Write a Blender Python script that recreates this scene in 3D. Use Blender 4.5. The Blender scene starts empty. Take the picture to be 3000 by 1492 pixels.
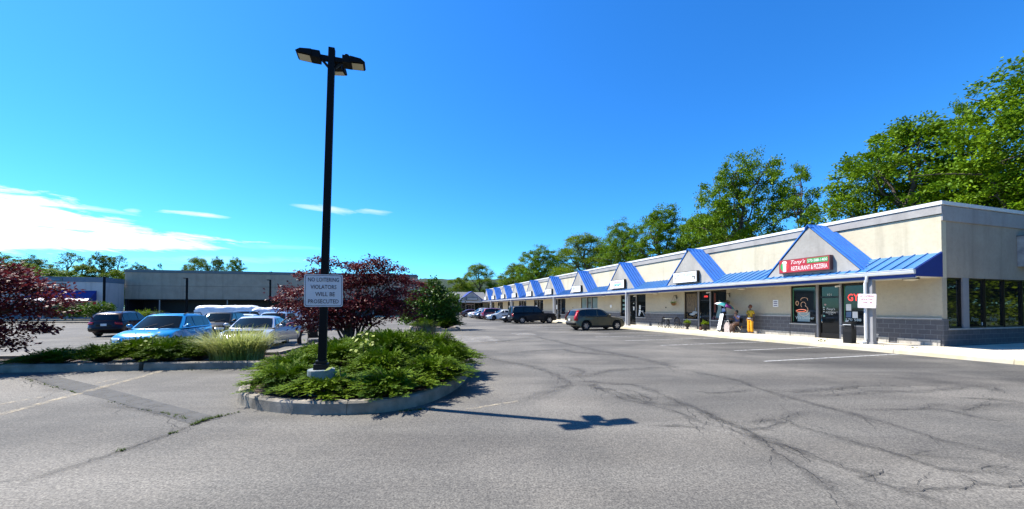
import bpy, bmesh, math, random
import numpy as np
from mathutils import Vector, Matrix

random.seed(7)
rng = np.random.default_rng(11)
R = math.radians
sc = bpy.context.scene
COL = sc.collection
PI = math.pi

# ------------------------------------------------------------------ layout frame
CX, CY = 17.3, 15.5                      # near front corner of the shop row
U = np.array((-0.2961, 0.9552)); V = np.array((0.9552, 0.2961))
ROT_SD = math.atan2(U[1], U[0])          # local x = along the row, local y = out of the front
ROT_SIGN = math.atan2(-U[1], -U[0])      # local x = right as seen, local -y = out of the front
def W(s, d, z=0.0):
    return (CX + s*U[0] - d*V[0], CY + s*U[1] - d*V[1], z)

# ------------------------------------------------------------------ helpers
def tag(o, label=None, cat=None, group=None, kind=None):
    if label: o['label'] = label
    if cat: o['category'] = cat
    if group: o['group'] = group
    if kind: o['kind'] = kind
    return o

def thing(name, loc=(0,0,0), rz=0.0, label=None, cat=None, group=None):
    o = bpy.data.objects.new(name, None)
    o.empty_display_size = .2
    COL.objects.link(o); o.location = loc; o.rotation_euler = (0,0,rz)
    return tag(o, label, cat, group)

def link(name, me, parent=None):
    o = bpy.data.objects.new(name, me); COL.objects.link(o)
    if parent: o.parent = parent
    return o

def kids(o): return [c for c in bpy.data.objects if c.parent == o]

def copy_tree(o, parent=None):
    c = o.copy(); COL.objects.link(c)
    if parent: c.parent = parent
    for ch in CH.get(o.name, None) or kids(o):
        copy_tree(ch, c)
    return c
CH = {}

class MB:
    def __init__(s): s.v=[]; s.f=[]; s.m=[]
    def add(s, vs, fs, m=0):
        b=len(s.v); s.v += [tuple(map(float,p)) for p in vs]
        for f in fs: s.f.append(tuple(b+i for i in f)); s.m.append(m)
        return s
    def box(s, x0,x1,y0,y1,z0,z1,m=0, rot=None, c=None):
        vs=[(x,y,z) for z in (z0,z1) for y in (y0,y1) for x in (x0,x1)]
        if rot is not None:
            M_=Matrix.Rotation(rot,3,'Z') if not isinstance(rot,Matrix) else rot
            c=Vector(c or ((x0+x1)/2,(y0+y1)/2,(z0+z1)/2))
            vs=[tuple(M_@(Vector(p)-c)+c) for p in vs]
        return s.add(vs,[(0,2,3,1),(4,5,7,6),(0,1,5,4),(2,6,7,3),(0,4,6,2),(1,3,7,5)],m)
    def prism(s, poly, a0, a1, axis='y', m=0):
        # poly in the two other axes; extruded along axis
        n=len(poly)
        def P(p,a):
            return {'y':(p[0],a,p[1]),'x':(a,p[0],p[1]),'z':(p[0],p[1],a)}[axis]
        vs=[P(p,a0) for p in poly]+[P(p,a1) for p in poly]
        fs=[tuple(range(n)),tuple(range(2*n-1,n-1,-1))]
        fs+=[(i,i+n,(i+1)%n+n,(i+1)%n) for i in range(n)]
        return s.add(vs,fs,m)
    def tube(s, pts, rad, n=8, m=0, cap=True):
        pts=[Vector(p) for p in pts]
        if not hasattr(rad,'__len__'): rad=[rad]*len(pts)
        rings=[]
        up=Vector((0,0,1))
        for i,p in enumerate(pts):
            t=(pts[min(i+1,len(pts)-1)]-pts[max(i-1,0)])
            t=t.normalized() if t.length>1e-9 else Vector((0,0,1))
            a=t.cross(up)
            if a.length<.05: a=t.cross(Vector((1,0,0)))
            a.normalize(); b=t.cross(a)
            rings.append([p+rad[i]*(math.cos(2*PI*k/n)*a+math.sin(2*PI*k/n)*b) for k in range(n)])
        vs=[q for r in rings for q in r]; fs=[]
        for i in range(len(pts)-1):
            for k in range(n):
                fs.append((i*n+k,i*n+(k+1)%n,(i+1)*n+(k+1)%n,(i+1)*n+k))
        if cap:
            fs.append(tuple(range(n-1,-1,-1))); fs.append(tuple(range((len(pts)-1)*n,len(pts)*n)))
        return s.add(vs,fs,m)
    def lathe(s, prof, n=20, c=(0,0,0), axis='z', m=0):
        vs=[];fs=[]
        for r,h in prof:
            for k in range(n):
                a=2*PI*k/n; x,y=r*math.cos(a),r*math.sin(a)
                q={'z':(x,y,h),'y':(x,h,y),'x':(h,x,y)}[axis]
                vs.append((q[0]+c[0],q[1]+c[1],q[2]+c[2]))
        for i in range(len(prof)-1):
            for k in range(n):
                fs.append((i*n+k,i*n+(k+1)%n,(i+1)*n+(k+1)%n,(i+1)*n+k))
        return s.add(vs,fs,m)
    def ball(s,c,r,n=12,m=0):
        r=r if hasattr(r,'__len__') else (r,r,r)
        k=max(4,n//2); vs=[];fs=[]
        for i in range(k+1):
            t=PI*i/k
            for j in range(n):
                a=2*PI*j/n
                vs.append((c[0]+r[0]*math.sin(t)*math.cos(a),c[1]+r[1]*math.sin(t)*math.sin(a),c[2]+r[2]*math.cos(t)))
        for i in range(k):
            for j in range(n): fs.append((i*n+j,(i+1)*n+j,(i+1)*n+(j+1)%n,i*n+(j+1)%n))
        return s.add(vs,fs,m)
    def mesh(s, name, mats, smooth=None, bevel=0, fix=True):
        me=bpy.data.meshes.new(name); me.from_pydata(s.v,[],s.f)
        for mt in (mats if isinstance(mats,(list,tuple)) else [mats]): me.materials.append(mt)
        me.polygons.foreach_set('material_index', s.m)
        if fix or bevel:
            bm=bmesh.new(); bm.from_mesh(me)
            bmesh.ops.remove_doubles(bm,verts=bm.verts,dist=1e-5)
            if bevel:
                es=[e for e in bm.edges if len(e.link_faces)==2 and e.calc_face_angle(0)>.5]
                bmesh.ops.bevel(bm,geom=es,offset=bevel,segments=2,affect='EDGES',profile=.6,clamp_overlap=True)
            bmesh.ops.recalc_face_normals(bm,faces=bm.faces)
            bm.to_mesh(me); bm.free()
        if smooth is not None:
            me.polygons.foreach_set('use_smooth',[True]*len(me.polygons))
            me.set_sharp_from_angle(angle=R(smooth))
        me.update(); return me
    def build(s,name,mats,parent=None,smooth=None,bevel=0,fix=True):
        return link(name,s.mesh(name,mats,smooth,bevel,fix),parent)

def raw_mesh(name, verts, faces, mat, smooth=False):
    me=bpy.data.meshes.new(name)
    n,k=len(verts),faces.shape[1]
    me.vertices.add(n); me.vertices.foreach_set('co',np.asarray(verts,np.float32).ravel())
    me.loops.add(faces.size); me.loops.foreach_set('vertex_index',faces.astype(np.int32).ravel())
    me.polygons.add(len(faces)); me.polygons.foreach_set('loop_start',np.arange(0,faces.size,k,dtype=np.int32))
    me.materials.append(mat); me.update(calc_edges=True)
    if smooth: me.polygons.foreach_set('use_smooth',[True]*len(faces))
    return me

# ------------------------------------------------------------------ materials
def newmat(name):
    m=bpy.data.materials.new(name); m.use_nodes=True
    nt=m.node_tree; return m,nt,nt.nodes,nt.links,nt.nodes['Principled BSDF']

def rgba(c): return (c[0],c[1],c[2],1)

def noise_fac(nt, scale, detail=4, rough=.6, lo=.35, hi=.65, vec=None, stretch=None):
    N,L=nt.nodes,nt.links
    if vec is None:
        tc=N.new('ShaderNodeTexCoord'); vec=tc.outputs['Object']
    if stretch:
        mp=N.new('ShaderNodeMapping'); mp.inputs['Scale'].default_value=stretch
        L.new(vec,mp.inputs['Vector']); vec=mp.outputs['Vector']
    nz=N.new('ShaderNodeTexNoise'); nz.inputs['Scale'].default_value=scale
    nz.inputs['Detail'].default_value=detail; nz.inputs['Roughness'].default_value=rough
    L.new(vec,nz.inputs['Vector'])
    mr=N.new('ShaderNodeMapRange'); mr.inputs['From Min'].default_value=lo; mr.inputs['From Max'].default_value=hi
    L.new(nz.outputs['Fac'],mr.inputs['Value'])
    return mr.outputs['Result'], nz

def mix(nt, fac, a, b, mode='MIX'):
    x=nt.nodes.new('ShaderNodeMix'); x.data_type='RGBA'; x.blend_type=mode
    for sock,val in ((x.inputs['Factor'],fac),(x.inputs['A'],a),(x.inputs['B'],b)):
        if hasattr(val,'links') or hasattr(val,'is_linked'): nt.links.new(val,sock)
        elif hasattr(val,'__len__'): sock.default_value=rgba(val)
        else: sock.default_value=val
    return x.outputs['Result']

def M(name, col, rough=.6, metal=0, col2=None, scale=3, var=.12, bump=0, bscale=40, spec=.5, coat=0, stretch=None, detail=4):
    m,nt,N,L,b=newmat(name)
    b.inputs['Roughness'].default_value=rough; b.inputs['Metallic'].default_value=metal
    b.inputs['Specular IOR Level'].default_value=spec; b.inputs['Coat Weight'].default_value=coat
    if coat: b.inputs['Coat Roughness'].default_value=.03
    if col2 is None: col2=tuple(min(1,c*(1-var)) for c in col)
    if var>0 or col2 is not None:
        f,_=noise_fac(nt,scale,detail,stretch=stretch)
        L.new(mix(nt,f,col,col2),b.inputs['Base Color'])
    if bump:
        f,_=noise_fac(nt,bscale,3,lo=0,hi=1)
        bp=N.new('ShaderNodeBump'); bp.inputs['Strength'].default_value=bump; bp.inputs['Distance'].default_value=.02
        L.new(f,bp.inputs['Height']); L.new(bp.outputs['Normal'],b.inputs['Normal'])
    return m

def leafmat(name, c1, c2, c3, trans=.35, rough=.55, tcol=None, spec=.14):
    m,nt,N,L,b=newmat(name)
    g=N.new('ShaderNodeNewGeometry')
    f,_=noise_fac(nt,.7,3)
    base=mix(nt,g.outputs['Random Per Island'],c1,c2)
    base=mix(nt,f,base,c3)
    L.new(base,b.inputs['Base Color']); b.inputs['Roughness'].default_value=rough
    b.inputs['Specular IOR Level'].default_value=spec
    tr=N.new('ShaderNodeBsdfTranslucent')
    if tcol: tr.inputs['Color'].default_value=rgba(tcol)
    else:
        L.new(base,tr.inputs['Color'])
    ms=N.new('ShaderNodeMixShader'); ms.inputs['Fac'].default_value=trans
    L.new(b.outputs[0],ms.inputs[1]); L.new(tr.outputs[0],ms.inputs[2])
    L.new(ms.outputs[0],nt.nodes['Material Output'].inputs['Surface'])
    return m

def emis(name,col,st):
    m,nt,N,L,b=newmat(name)
    b.inputs['Base Color'].default_value=rgba(col); b.inputs['Emission Color'].default_value=rgba(col)
    b.inputs['Emission Strength'].default_value=st
    return m

def asphalt_mat():
    m,nt,N,L,b=newmat('asphalt')
    tc=N.new('ShaderNodeTexCoord'); P=tc.outputs['Object']
    big,_=noise_fac(nt,.16,5,.62,.34,.66,P)
    med,_=noise_fac(nt,1.1,5,.65,.3,.7,P)
    fine,nz=noise_fac(nt,48,2,.8,.36,.64,P)
    grit,_=noise_fac(nt,17,3,.85,.38,.62,P)
    c=mix(nt,big,(.105,.098,.088),(.150,.140,.125))
    c=mix(nt,med,c,mix(nt,.5,c,(.085,.083,.08)))
    # the parking bays by the shops were resealed darker
    dt=N.new('ShaderNodeVectorMath'); dt.operation='DOT_PRODUCT'; L.new(P,dt.inputs[0])
    dt.inputs[1].default_value=(-V[0],-V[1],0)
    ad=N.new('ShaderNodeMath'); ad.operation='ADD'; L.new(dt.outputs['Value'],ad.inputs[0]); ad.inputs[1].default_value=CX*V[0]+CY*V[1]
    wob=N.new('ShaderNodeMath'); wob.operation='MULTIPLY_ADD'; L.new(med,wob.inputs[0]); wob.inputs[1].default_value=1.6; L.new(ad.outputs[0],wob.inputs[2])
    mr=N.new('ShaderNodeMapRange'); mr.inputs['From Min'].default_value=9.0; mr.inputs['From Max'].default_value=13.5
    mr.inputs['To Min'].default_value=1; mr.inputs['To Max'].default_value=0; L.new(wob.outputs[0],mr.inputs['Value'])
    c=mix(nt,mr.outputs['Result'],c,(.066,.063,.059))
    # streaks of wear running with the drive lane
    mp=N.new('ShaderNodeMapping'); mp.inputs['Rotation'].default_value=(0,0,-ROT_SD); mp.inputs['Scale'].default_value=(.06,.75,1)
    L.new(P,mp.inputs['Vector'])
    st,_=noise_fac(nt,1,4,.6,.4,.7,mp.outputs['Vector'])
    c=mix(nt,st,c,mix(nt,.40,c,(.235,.225,.205)))
    # broad darker and paler areas
    blot,_=noise_fac(nt,.33,5,.6,.42,.68,P)
    c=mix(nt,blot,c,mix(nt,.50,c,(.05,.05,.05)))
    pale,_=noise_fac(nt,.21,4,.6,.47,.66,mp.outputs['Vector'] if False else P)
    c=mix(nt,pale,c,mix(nt,.42,c,(.27,.25,.22)))
    g1_=mix(nt,fine,(.58,.58,.59),(1.42,1.41,1.38)); c=mix(nt,1.0,c,g1_,'MULTIPLY')
    g2_=mix(nt,grit,(.76,.76,.76),(1.16,1.155,1.13)); c=mix(nt,1.0,c,g2_,'MULTIPLY')
    L.new(c,b.inputs['Base Color']); b.inputs['Roughness'].default_value=.85; b.inputs['Specular IOR Level'].default_value=.25
    bp=N.new('ShaderNodeBump'); bp.inputs['Strength'].default_value=.5; bp.inputs['Distance'].default_value=.012
    L.new(nz.outputs['Fac'],bp.inputs['Height']); L.new(bp.outputs['Normal'],b.inputs['Normal'])
    return m

def worn_mat(name,col,lo=.38,hi=.6,scale=6,rough=.8,attr=None,gain=1.0):
    """paint or stain with worn-through gaps"""
    m,nt,N,L,b=newmat(name)
    f,_=noise_fac(nt,scale,6,.75,lo,hi)
    b.inputs['Base Color'].default_value=rgba(col); b.inputs['Roughness'].default_value=rough
    b.inputs['Specular IOR Level'].default_value=.2
    if attr:
        a=N.new('ShaderNodeAttribute'); a.attribute_name=attr
        mu=N.new('ShaderNodeMath'); mu.operation='MULTIPLY'; L.new(a.outputs['Fac'],mu.inputs[0]); L.new(f,mu.inputs[1]); f=mu.outputs[0]
    g=N.new('ShaderNodeMath'); g.operation='MULTIPLY'; g.inputs[1].default_value=gain; g.use_clamp=True; L.new(f,g.inputs[0])
    L.new(g.outputs[0],b.inputs['Alpha'])
    return m

def block_mat(name,c1,c2,mortar,w=.4,h=.2,axes='xz',bump=.5,msz=.012):
    m,nt,N,L,b=newmat(name)
    tc=N.new('ShaderNodeTexCoord'); sp=N.new('ShaderNodeSeparateXYZ'); cb=N.new('ShaderNodeCombineXYZ')
    L.new(tc.outputs['Object'],sp.inputs[0])
    ad=N.new('ShaderNodeMath'); ad.operation='ADD'
    L.new(sp.outputs['X'],ad.inputs[0]); L.new(sp.outputs['Y'],ad.inputs[1])
    L.new(ad.outputs[0],cb.inputs['X']); L.new(sp.outputs['Z'],cb.inputs['Y'])
    br=N.new('ShaderNodeTexBrick'); L.new(cb.outputs[0],br.inputs['Vector'])
    br.inputs['Scale'].default_value=1; br.inputs['Brick Width'].default_value=w; br.inputs['Row Height'].default_value=h
    br.inputs['Mortar Size'].default_value=msz; br.inputs['Mortar Smooth'].default_value=.2
    br.inputs['Color1'].default_value=rgba(c1); br.inputs['Color2'].default_value=rgba(c2); br.inputs['Mortar'].default_value=rgba(mortar)
    f,_=noise_fac(nt,9,5,.7,.3,.7)
    L.new(mix(nt,f,mix(nt,.35,br.outputs['Color'],(.05,.05,.05)),br.outputs['Color']),b.inputs['Base Color'])
    b.inputs['Roughness'].default_value=.9
    bp=N.new('ShaderNodeBump'); bp.inputs['Strength'].default_value=bump; bp.inputs['Distance'].default_value=.01
    L.new(br.outputs['Fac'],bp.inputs['Height']); bp.invert=True
    L.new(bp.outputs['Normal'],b.inputs['Normal'])
    return m

def stucco(name,c,c2,rough=.9,streak=True):
    m,nt,N,L,b=newmat(name)
    f,_=noise_fac(nt,.8,5,.6,.35,.65)
    col=mix(nt,f,c,c2)
    if streak:
        f2,_=noise_fac(nt,1.0,4,.6,.52,.75,stretch=(1.6,1.6,.12))
        col=mix(nt,f2,col,mix(nt,.5,col,tuple(x*.6 for x in c2)))
    f3,_=noise_fac(nt,7,6,.7,.45,.7)
    col=mix(nt,f3,col,mix(nt,.22,col,tuple(x*.55 for x in c2)))
    L.new(col,b.inputs['Base Color']); b.inputs['Roughness'].default_value=rough; b.inputs['Specular IOR Level'].default_value=.2
    f4,_=noise_fac(nt,85,2,.6,0,1)
    bp=N.new('ShaderNodeBump'); bp.inputs['Strength'].default_value=.35; bp.inputs['Distance'].default_value=.008
    L.new(f4,bp.inputs['Height']); L.new(bp.outputs['Normal'],b.inputs['Normal'])
    return m

MAT={}
MAT['asphalt']=asphalt_mat()
MAT['kerb']=M('kerb_concrete',(.33,.29,.235),.9,col2=(.14,.125,.10),scale=2.2,bump=.4,bscale=60,detail=8)
MAT['walk']=M('walk_concrete',(.66,.60,.47),.9,col2=(.54,.49,.39),scale=1.2,bump=.2,bscale=70,detail=8)
MAT['yellowkerb']=M('faded_yellow_kerb',(.52,.44,.27),.9,col2=(.46,.43,.36),scale=3.4,bump=.4,bscale=50,detail=8)
MAT['mulch']=M('mulch',(.05,.035,.025),.95,col2=(.11,.08,.06),scale=30,bump=.8,bscale=45)
MAT['grassland']=M('grassland',(.05,.08,.025),.95,col2=(.08,.10,.035),scale=.2)
MAT['line']=worn_mat('white_line_paint',(.55,.55,.53),.33,.56,7)
MAT['oldline']=worn_mat('old_yellow_paint',(.62,.52,.36),.44,.66,8,gain=.6)
MAT['crack']=M('crack_fill',(.028,.028,.028),.9,var=.3)
MAT['stain']=worn_mat('dark_crack_stain',(.05,.05,.052),.35,.7,2.5,attr='fall',gain=.42)
MAT['patch']=worn_mat('dark_asphalt_patch',(.115,.113,.108),.2,.5,3,rough=.9,gain=.85)
MAT['palepatch']=worn_mat('pale_concrete_patch',(.40,.38,.35),.36,.66,1.6,gain=.6)
MAT['cream']=stucco('cream_stucco',(.61,.54,.39),(.55,.48,.34))
MAT['cream_shaded']=stucco('shaded_cream_stucco',(.47,.41,.30),(.42,.36,.27),streak=False)  # the row's cream, darkened to paint in the shade under the canopy
MAT['greyband']=stucco('grey_band',(.38,.36,.34),(.32,.305,.29))
MAT['endwall_shaded']=stucco('shaded_end_stucco',(.40,.345,.27),(.34,.29,.23))  # the row's cream, darkened to put the end wall's shade into the colour
MAT['gablegrey']=stucco('gable_stucco',(.42,.40,.37),(.33,.315,.29))
MAT['coping']=M('white_coping',(.72,.72,.70),.6,var=.1)
MAT['block']=block_mat('painted_block',(.085,.085,.095),(.11,.11,.12),(.17,.17,.18))
MAT['split']=block_mat('sunlit_split_face_stone',(.46,.43,.38),(.36,.34,.30),(.22,.21,.2),.42,.3,bump=.9)  # split-face stone, its colour paled to paint in the sunlit strip
MAT['ledge']=M('stone_ledge',(.40,.39,.37),.8,col2=(.3,.29,.28),scale=6)
MAT['bluemetal']=M('blue_standing_seam',(.036,.175,.56),.42,0,col2=(.03,.145,.47),scale=1.5,spec=.6)
MAT['bluecanopy']=M('blue_canopy_metal',(.03,.165,.42),.4,0,col2=(.025,.135,.35),scale=1.2,spec=.7)
MAT['bluedark']=M('dark_blue_trim',(.012,.03,.22),.45,var=.1)
MAT['gutter']=M('white_gutter',(.74,.75,.76),.4,col2=(.62,.63,.64),scale=2)
MAT['soffit']=M('soffit',(.55,.53,.47),.8,var=.08)
MAT['roofdeck']=M('roof_deck',(.18,.18,.18),.9)
MAT['frame']=M('bronze_frame',(.022,.017,.014),.35,.3,var=.2)
MAT['pier']=M('grey_pier',(.26,.26,.27),.7,var=.1)
def glassmat(name,c=(.012,.014,.014),rough=.03,spec=.6):
    m=M(name,c,rough,var=.3,scale=.8,spec=spec); return m
MAT['shopglass']=glassmat('shop_glass')
MAT['paleglass']=glassmat('blind_behind_glass',(.22,.30,.31),.06)
MAT['carglass']=glassmat('car_glass',(.009,.013,.014),.012,.5)
MAT['black']=M('black_metal',(.006,.006,.007),.5,var=.2,spec=.3)
MAT['lamppole']=M('lamp_pole_paint',(.004,.004,.005),.7,var=.2,spec=.2)
MAT['lens']=M('lamp_lens',(.55,.50,.38),.35,var=.05)
MAT['white']=M('white_paint',(.78,.78,.77),.5,var=.06)
MAT['signwhite']=M('sign_sheet',(.62,.63,.66),.5,var=.05)
MAT['signletter']=M('sign_letter',(.03,.015,.03),.6,var=0.05)
MAT['fadedred']=M('faded_red_letter',(.50,.07,.10),.6,var=.2)
MAT['signred']=M('sign_red',(.42,.02,.035),.45,var=.1)
MAT['signgreen']=M('sign_green',(.03,.30,.07),.45,var=.1)
MAT['brownframe']=M('brown_frame',(.14,.05,.045),.5)
MAT['rubber']=M('tyre_rubber',(.012,.012,.012),.85,var=.2)
MAT['rim']=M('alloy_rim',(.45,.45,.47),.3,.8,var=.1)
MAT['darkrim']=M('dark_rim',(.10,.10,.11),.35,.7,var=.1)
MAT['plastic']=M('black_plastic',(.010,.010,.011),.6,var=.2,spec=.3)
MAT['headlamp']=M('headlamp',(.62,.64,.66),.08,.3,var=.1,scale=12,spec=.8)
MAT['taillamp']=M('tail_lamp',(.40,.012,.02),.12,var=.2,scale=10)
MAT['chrome']=M('chrome',(.7,.7,.72),.12,1,var=.05)
MAT['plate']=M('number_plate',(.7,.72,.74),.5,var=.1)
MAT['tarp']=M('white_tarp',(.80,.81,.84),.35,col2=(.66,.68,.74),scale=1.2,bump=.5,bscale=4)
MAT['storewall']=stucco('store_wall',(.40,.335,.26),(.33,.275,.215))
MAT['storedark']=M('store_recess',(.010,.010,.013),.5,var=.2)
MAT['storeband']=M('store_coping',(.12,.14,.15),.5)
MAT['whitewall']=stucco('white_render',(.60,.54,.52),(.54,.49,.47))
MAT['bluebase']=M('blue_grey_base',(.16,.20,.25),.8)
MAT['shingle']=M('grey_shingle',(.17,.18,.19),.85,col2=(.12,.125,.13),scale=4,stretch=(1,1,5))
MAT['bark']=M('bark',(.11,.085,.065),.95,col2=(.05,.04,.03),scale=5,bump=.6,bscale=14,stretch=(1,1,.3))
MAT['leaf']=leafmat('broad_leaf',(.11,.21,.005),(.22,.33,.008),(.065,.135,.005),.26)
MAT['leafy']=leafmat('yellow_green_leaf',(.145,.22,.005),(.25,.315,.010),(.095,.16,.005),.26)
MAT['leafd']=leafmat('dark_leaf',(.06,.12,.006),(.125,.20,.008),(.04,.09,.005),.22)
MAT['maple']=leafmat('purple_leaf',(.10,.012,.016),(.19,.030,.036),(.07,.010,.013),.28,.5,spec=.18)
MAT['juniper']=leafmat('juniper_needle',(.075,.15,.004),(.23,.32,.008),(.035,.085,.004),.08,.6,spec=.1)
MAT['shrubleaf']=leafmat('glossy_shrub_leaf',(.05,.11,.012),(.13,.22,.024),(.035,.08,.012),.2,.4)
MAT['grassblade']=leafmat('striped_grass',(.42,.44,.14),(.68,.66,.36),(.28,.34,.07),.35,.5)
MAT['drygrass']=leafmat('dry_grass',(.34,.25,.12),(.22,.20,.09),(.14,.15,.06),.3,.7)
MAT['brightleaf']=leafmat('yellow_leaf',(.45,.50,.12),(.62,.62,.35),(.35,.42,.06),.35)
MAT['weed']=leafmat('weed_leaf',(.07,.12,.02),(.14,.18,.04),(.05,.08,.015),.3)

def paint(name,c,c2=None,metal=.25,rough=.28,coat=1.0):
    return M(name,c,rough,metal,col2=c2 or tuple(x*.9 for x in c),scale=2,spec=.5 if coat==1.0 else .3,coat=coat)

# ------------------------------------------------------------------ text
def text_mesh(name,s,w,h,mat,ext=.004,flip=False,shear=0,bold=0):
    cu=bpy.data.curves.new('lettering_curve','FONT'); cu.body=s; cu.size=1; cu.extrude=.0; cu.shear=shear; cu.offset=bold
    cu.resolution_u=2
    o=bpy.data.objects.new('lettering_tmp',cu); COL.objects.link(o)
    dg=bpy.context.evaluated_depsgraph_get()
    me=bpy.data.meshes.new_from_object(o.evaluated_get(dg))
    bpy.data.objects.remove(o); bpy.data.curves.remove(cu)
    co=np.array([v.co[:] for v in me.vertices]); lo=co.min(0); hi=co.max(0)
    c=(lo+hi)/2; sx=w/(hi[0]-lo[0]); sy=h/(hi[1]-lo[1])
    for v in me.vertices:
        x=(v.co.x-c[0])*sx; y=(v.co.y-c[1])*sy
        v.co=(-x,ext,y) if flip else (x,-ext,y)
    me.materials.clear(); me.materials.append(mat); me.name=name
    return me
def text(name,s,w,h,mat,parent,loc,**k):
    o=link(name,text_mesh(name,s,w,h,mat,**k),parent); o.location=loc; return o

# ------------------------------------------------------------------ camera, light, sky
cam=bpy.data.cameras.new('camera'); co=bpy.data.objects.new('camera',cam); COL.objects.link(co)
cam.sensor_width=36; cam.lens=36*1130/3000; cam.shift_y=(902-1130*math.tan(R(.9))-746)/3000
cam.clip_end=9000; cam.clip_start=.05
co.location=(0,0,1.7); co.rotation_euler=(R(90.9),0,0); sc.camera=co

S_AZ=np.array((-.951,.310)); S_EL=math.atan(1.30)
S=Vector((S_AZ[0]*math.cos(S_EL),S_AZ[1]*math.cos(S_EL),math.sin(S_EL))).normalized()
sl=bpy.data.lights.new('sun','SUN'); sl.energy=5.0; sl.angle=R(.5); sl.color=(1,.95,.86)
so=bpy.data.objects.new('sun',sl); COL.objects.link(so); so.rotation_euler=S.to_track_quat('Z','Y').to_euler(); so.location=(0,0,50)

wd=bpy.data.worlds.new('World'); sc.world=wd; wd.use_nodes=True
nt=wd.node_tree; N,L=nt.nodes,nt.links
bg=N['Background']; bg.inputs['Strength'].default_value=.074
sky=N.new('ShaderNodeTexSky'); sky.sky_type='NISHITA'; sky.sun_disc=False
sky.sun_elevation=S_EL; sky.sun_rotation=math.atan2(S.x,S.y); sky.altitude=300; sky.air_density=1.0; sky.dust_density=.25; sky.ozone_density=2.2
hs=N.new('ShaderNodeHueSaturation'); hs.inputs['Saturation'].default_value=1.25; hs.inputs['Value'].default_value=1.0; L.new(sky.outputs[0],hs.inputs['Color'])
tint=mix(nt,1.0,hs.outputs[0],(.50,1.22,1.74),'MULTIPLY')
tc=N.new('ShaderNodeTexCoord'); sp=N.new('ShaderNodeSeparateXYZ'); L.new(tc.outputs['Generated'],sp.inputs[0])
def mth(op,a,b=None,c=None,clamp=False):
    n=N.new('ShaderNodeMath'); n.operation=op; n.use_clamp=clamp
    for i,v in enumerate((a,b,c)):
        if v is None: continue
        if hasattr(v,'is_linked'): L.new(v,n.inputs[i])
        else: n.inputs[i].default_value=v
    return n.outputs[0]
yy=mth('MAXIMUM',sp.outputs['Y'],.05)
P_=mth('DIVIDE',sp.outputs['X'],yy); Q_=mth('DIVIDE',sp.outputs['Z'],yy)
cv=N.new('ShaderNodeCombineXYZ'); L.new(mth('MULTIPLY_ADD',P_,3.0,mth('MULTIPLY',Q_,5.0)),cv.inputs[0]); L.new(mth('MULTIPLY_ADD',Q_,22.0,mth('MULTIPLY',P_,2.0)),cv.inputs[1])
nz=N.new('ShaderNodeTexNoise'); nz.inputs['Scale'].default_value=2.6; nz.inputs['Detail'].default_value=9; nz.inputs['Roughness'].default_value=.66; nz.inputs['Distortion'].default_value=.4
L.new(cv.outputs[0],nz.inputs['Vector'])
nzc=mth('SUBTRACT',nz.outputs['Fac'],.5)
tot=None
#            px,  py,   a,  b, slope(px/px), noise, gain
for (px,py,a,b,sl_,k,gn) in [(-200,620,540,108,.10,1.5,1.7),(110,640,330,42,.11,1.9,1.4),(190,700,530,36,.03,1.8,1.6),(-60,690,430,46,.02,1.2,2.2),
                        (560,627,112,9,.09,2.2,.8),(948,612,98,13,.13,2.4,.62),(1098,621,60,9,.07,2.2,.6),
                        (382,616,34,7,.02,2.0,.6),(660,762,330,13,.0,2.4,.35),(760,722,210,8,.03,2.6,.3),(280,612,120,9,.12,2.2,.6)]:
    dx=mth('MULTIPLY_ADD',P_,1130.0/a,-(px-1500)/a)
    qy=mth('MULTIPLY_ADD',Q_,1130.0,-(902.0-py))
    qy=mth('MULTIPLY_ADD',dx,sl_*a,qy)
    dy=mth('DIVIDE',qy,b)
    r2=mth('ADD',mth('MULTIPLY',dx,dx),mth('MULTIPLY',dy,dy))
    v=mth('MULTIPLY_ADD',nzc,k*1.6,mth('SUBTRACT',1.0,r2))
    v=mth('MULTIPLY',v,gn,clamp=True)
    v=mth('MULTIPLY',v,min(1.0,gn),clamp=True)
    tot=v if tot is None else mth('MAXIMUM',tot,v)
front=mth('GREATER_THAN',sp.outputs['Y'],.08)
tot=mth('MULTIPLY',tot,front)
el=mth('MULTIPLY',mth('SUBTRACT',sp.outputs['Z'],.66),3.0,clamp=True)
deep=mix(nt,el,(1,1,1),(.36,.34,.36)); tint=mix(nt,1.0,tint,deep,'MULTIPLY')
L.new(mix(nt,tot,tint,(9.0,9.2,9.6)),bg.inputs['Color'])

sc.view_settings.view_transform='Standard'; sc.view_settings.look='None'; sc.view_settings.exposure=1.05; sc.view_settings.gamma=1
sc.view_settings.use_curve_mapping=False
try:
    sc.cycles.max_bounces=8; sc.cycles.transparent_max_bounces=12; sc.cycles.use_denoising=True
except Exception: pass

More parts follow.
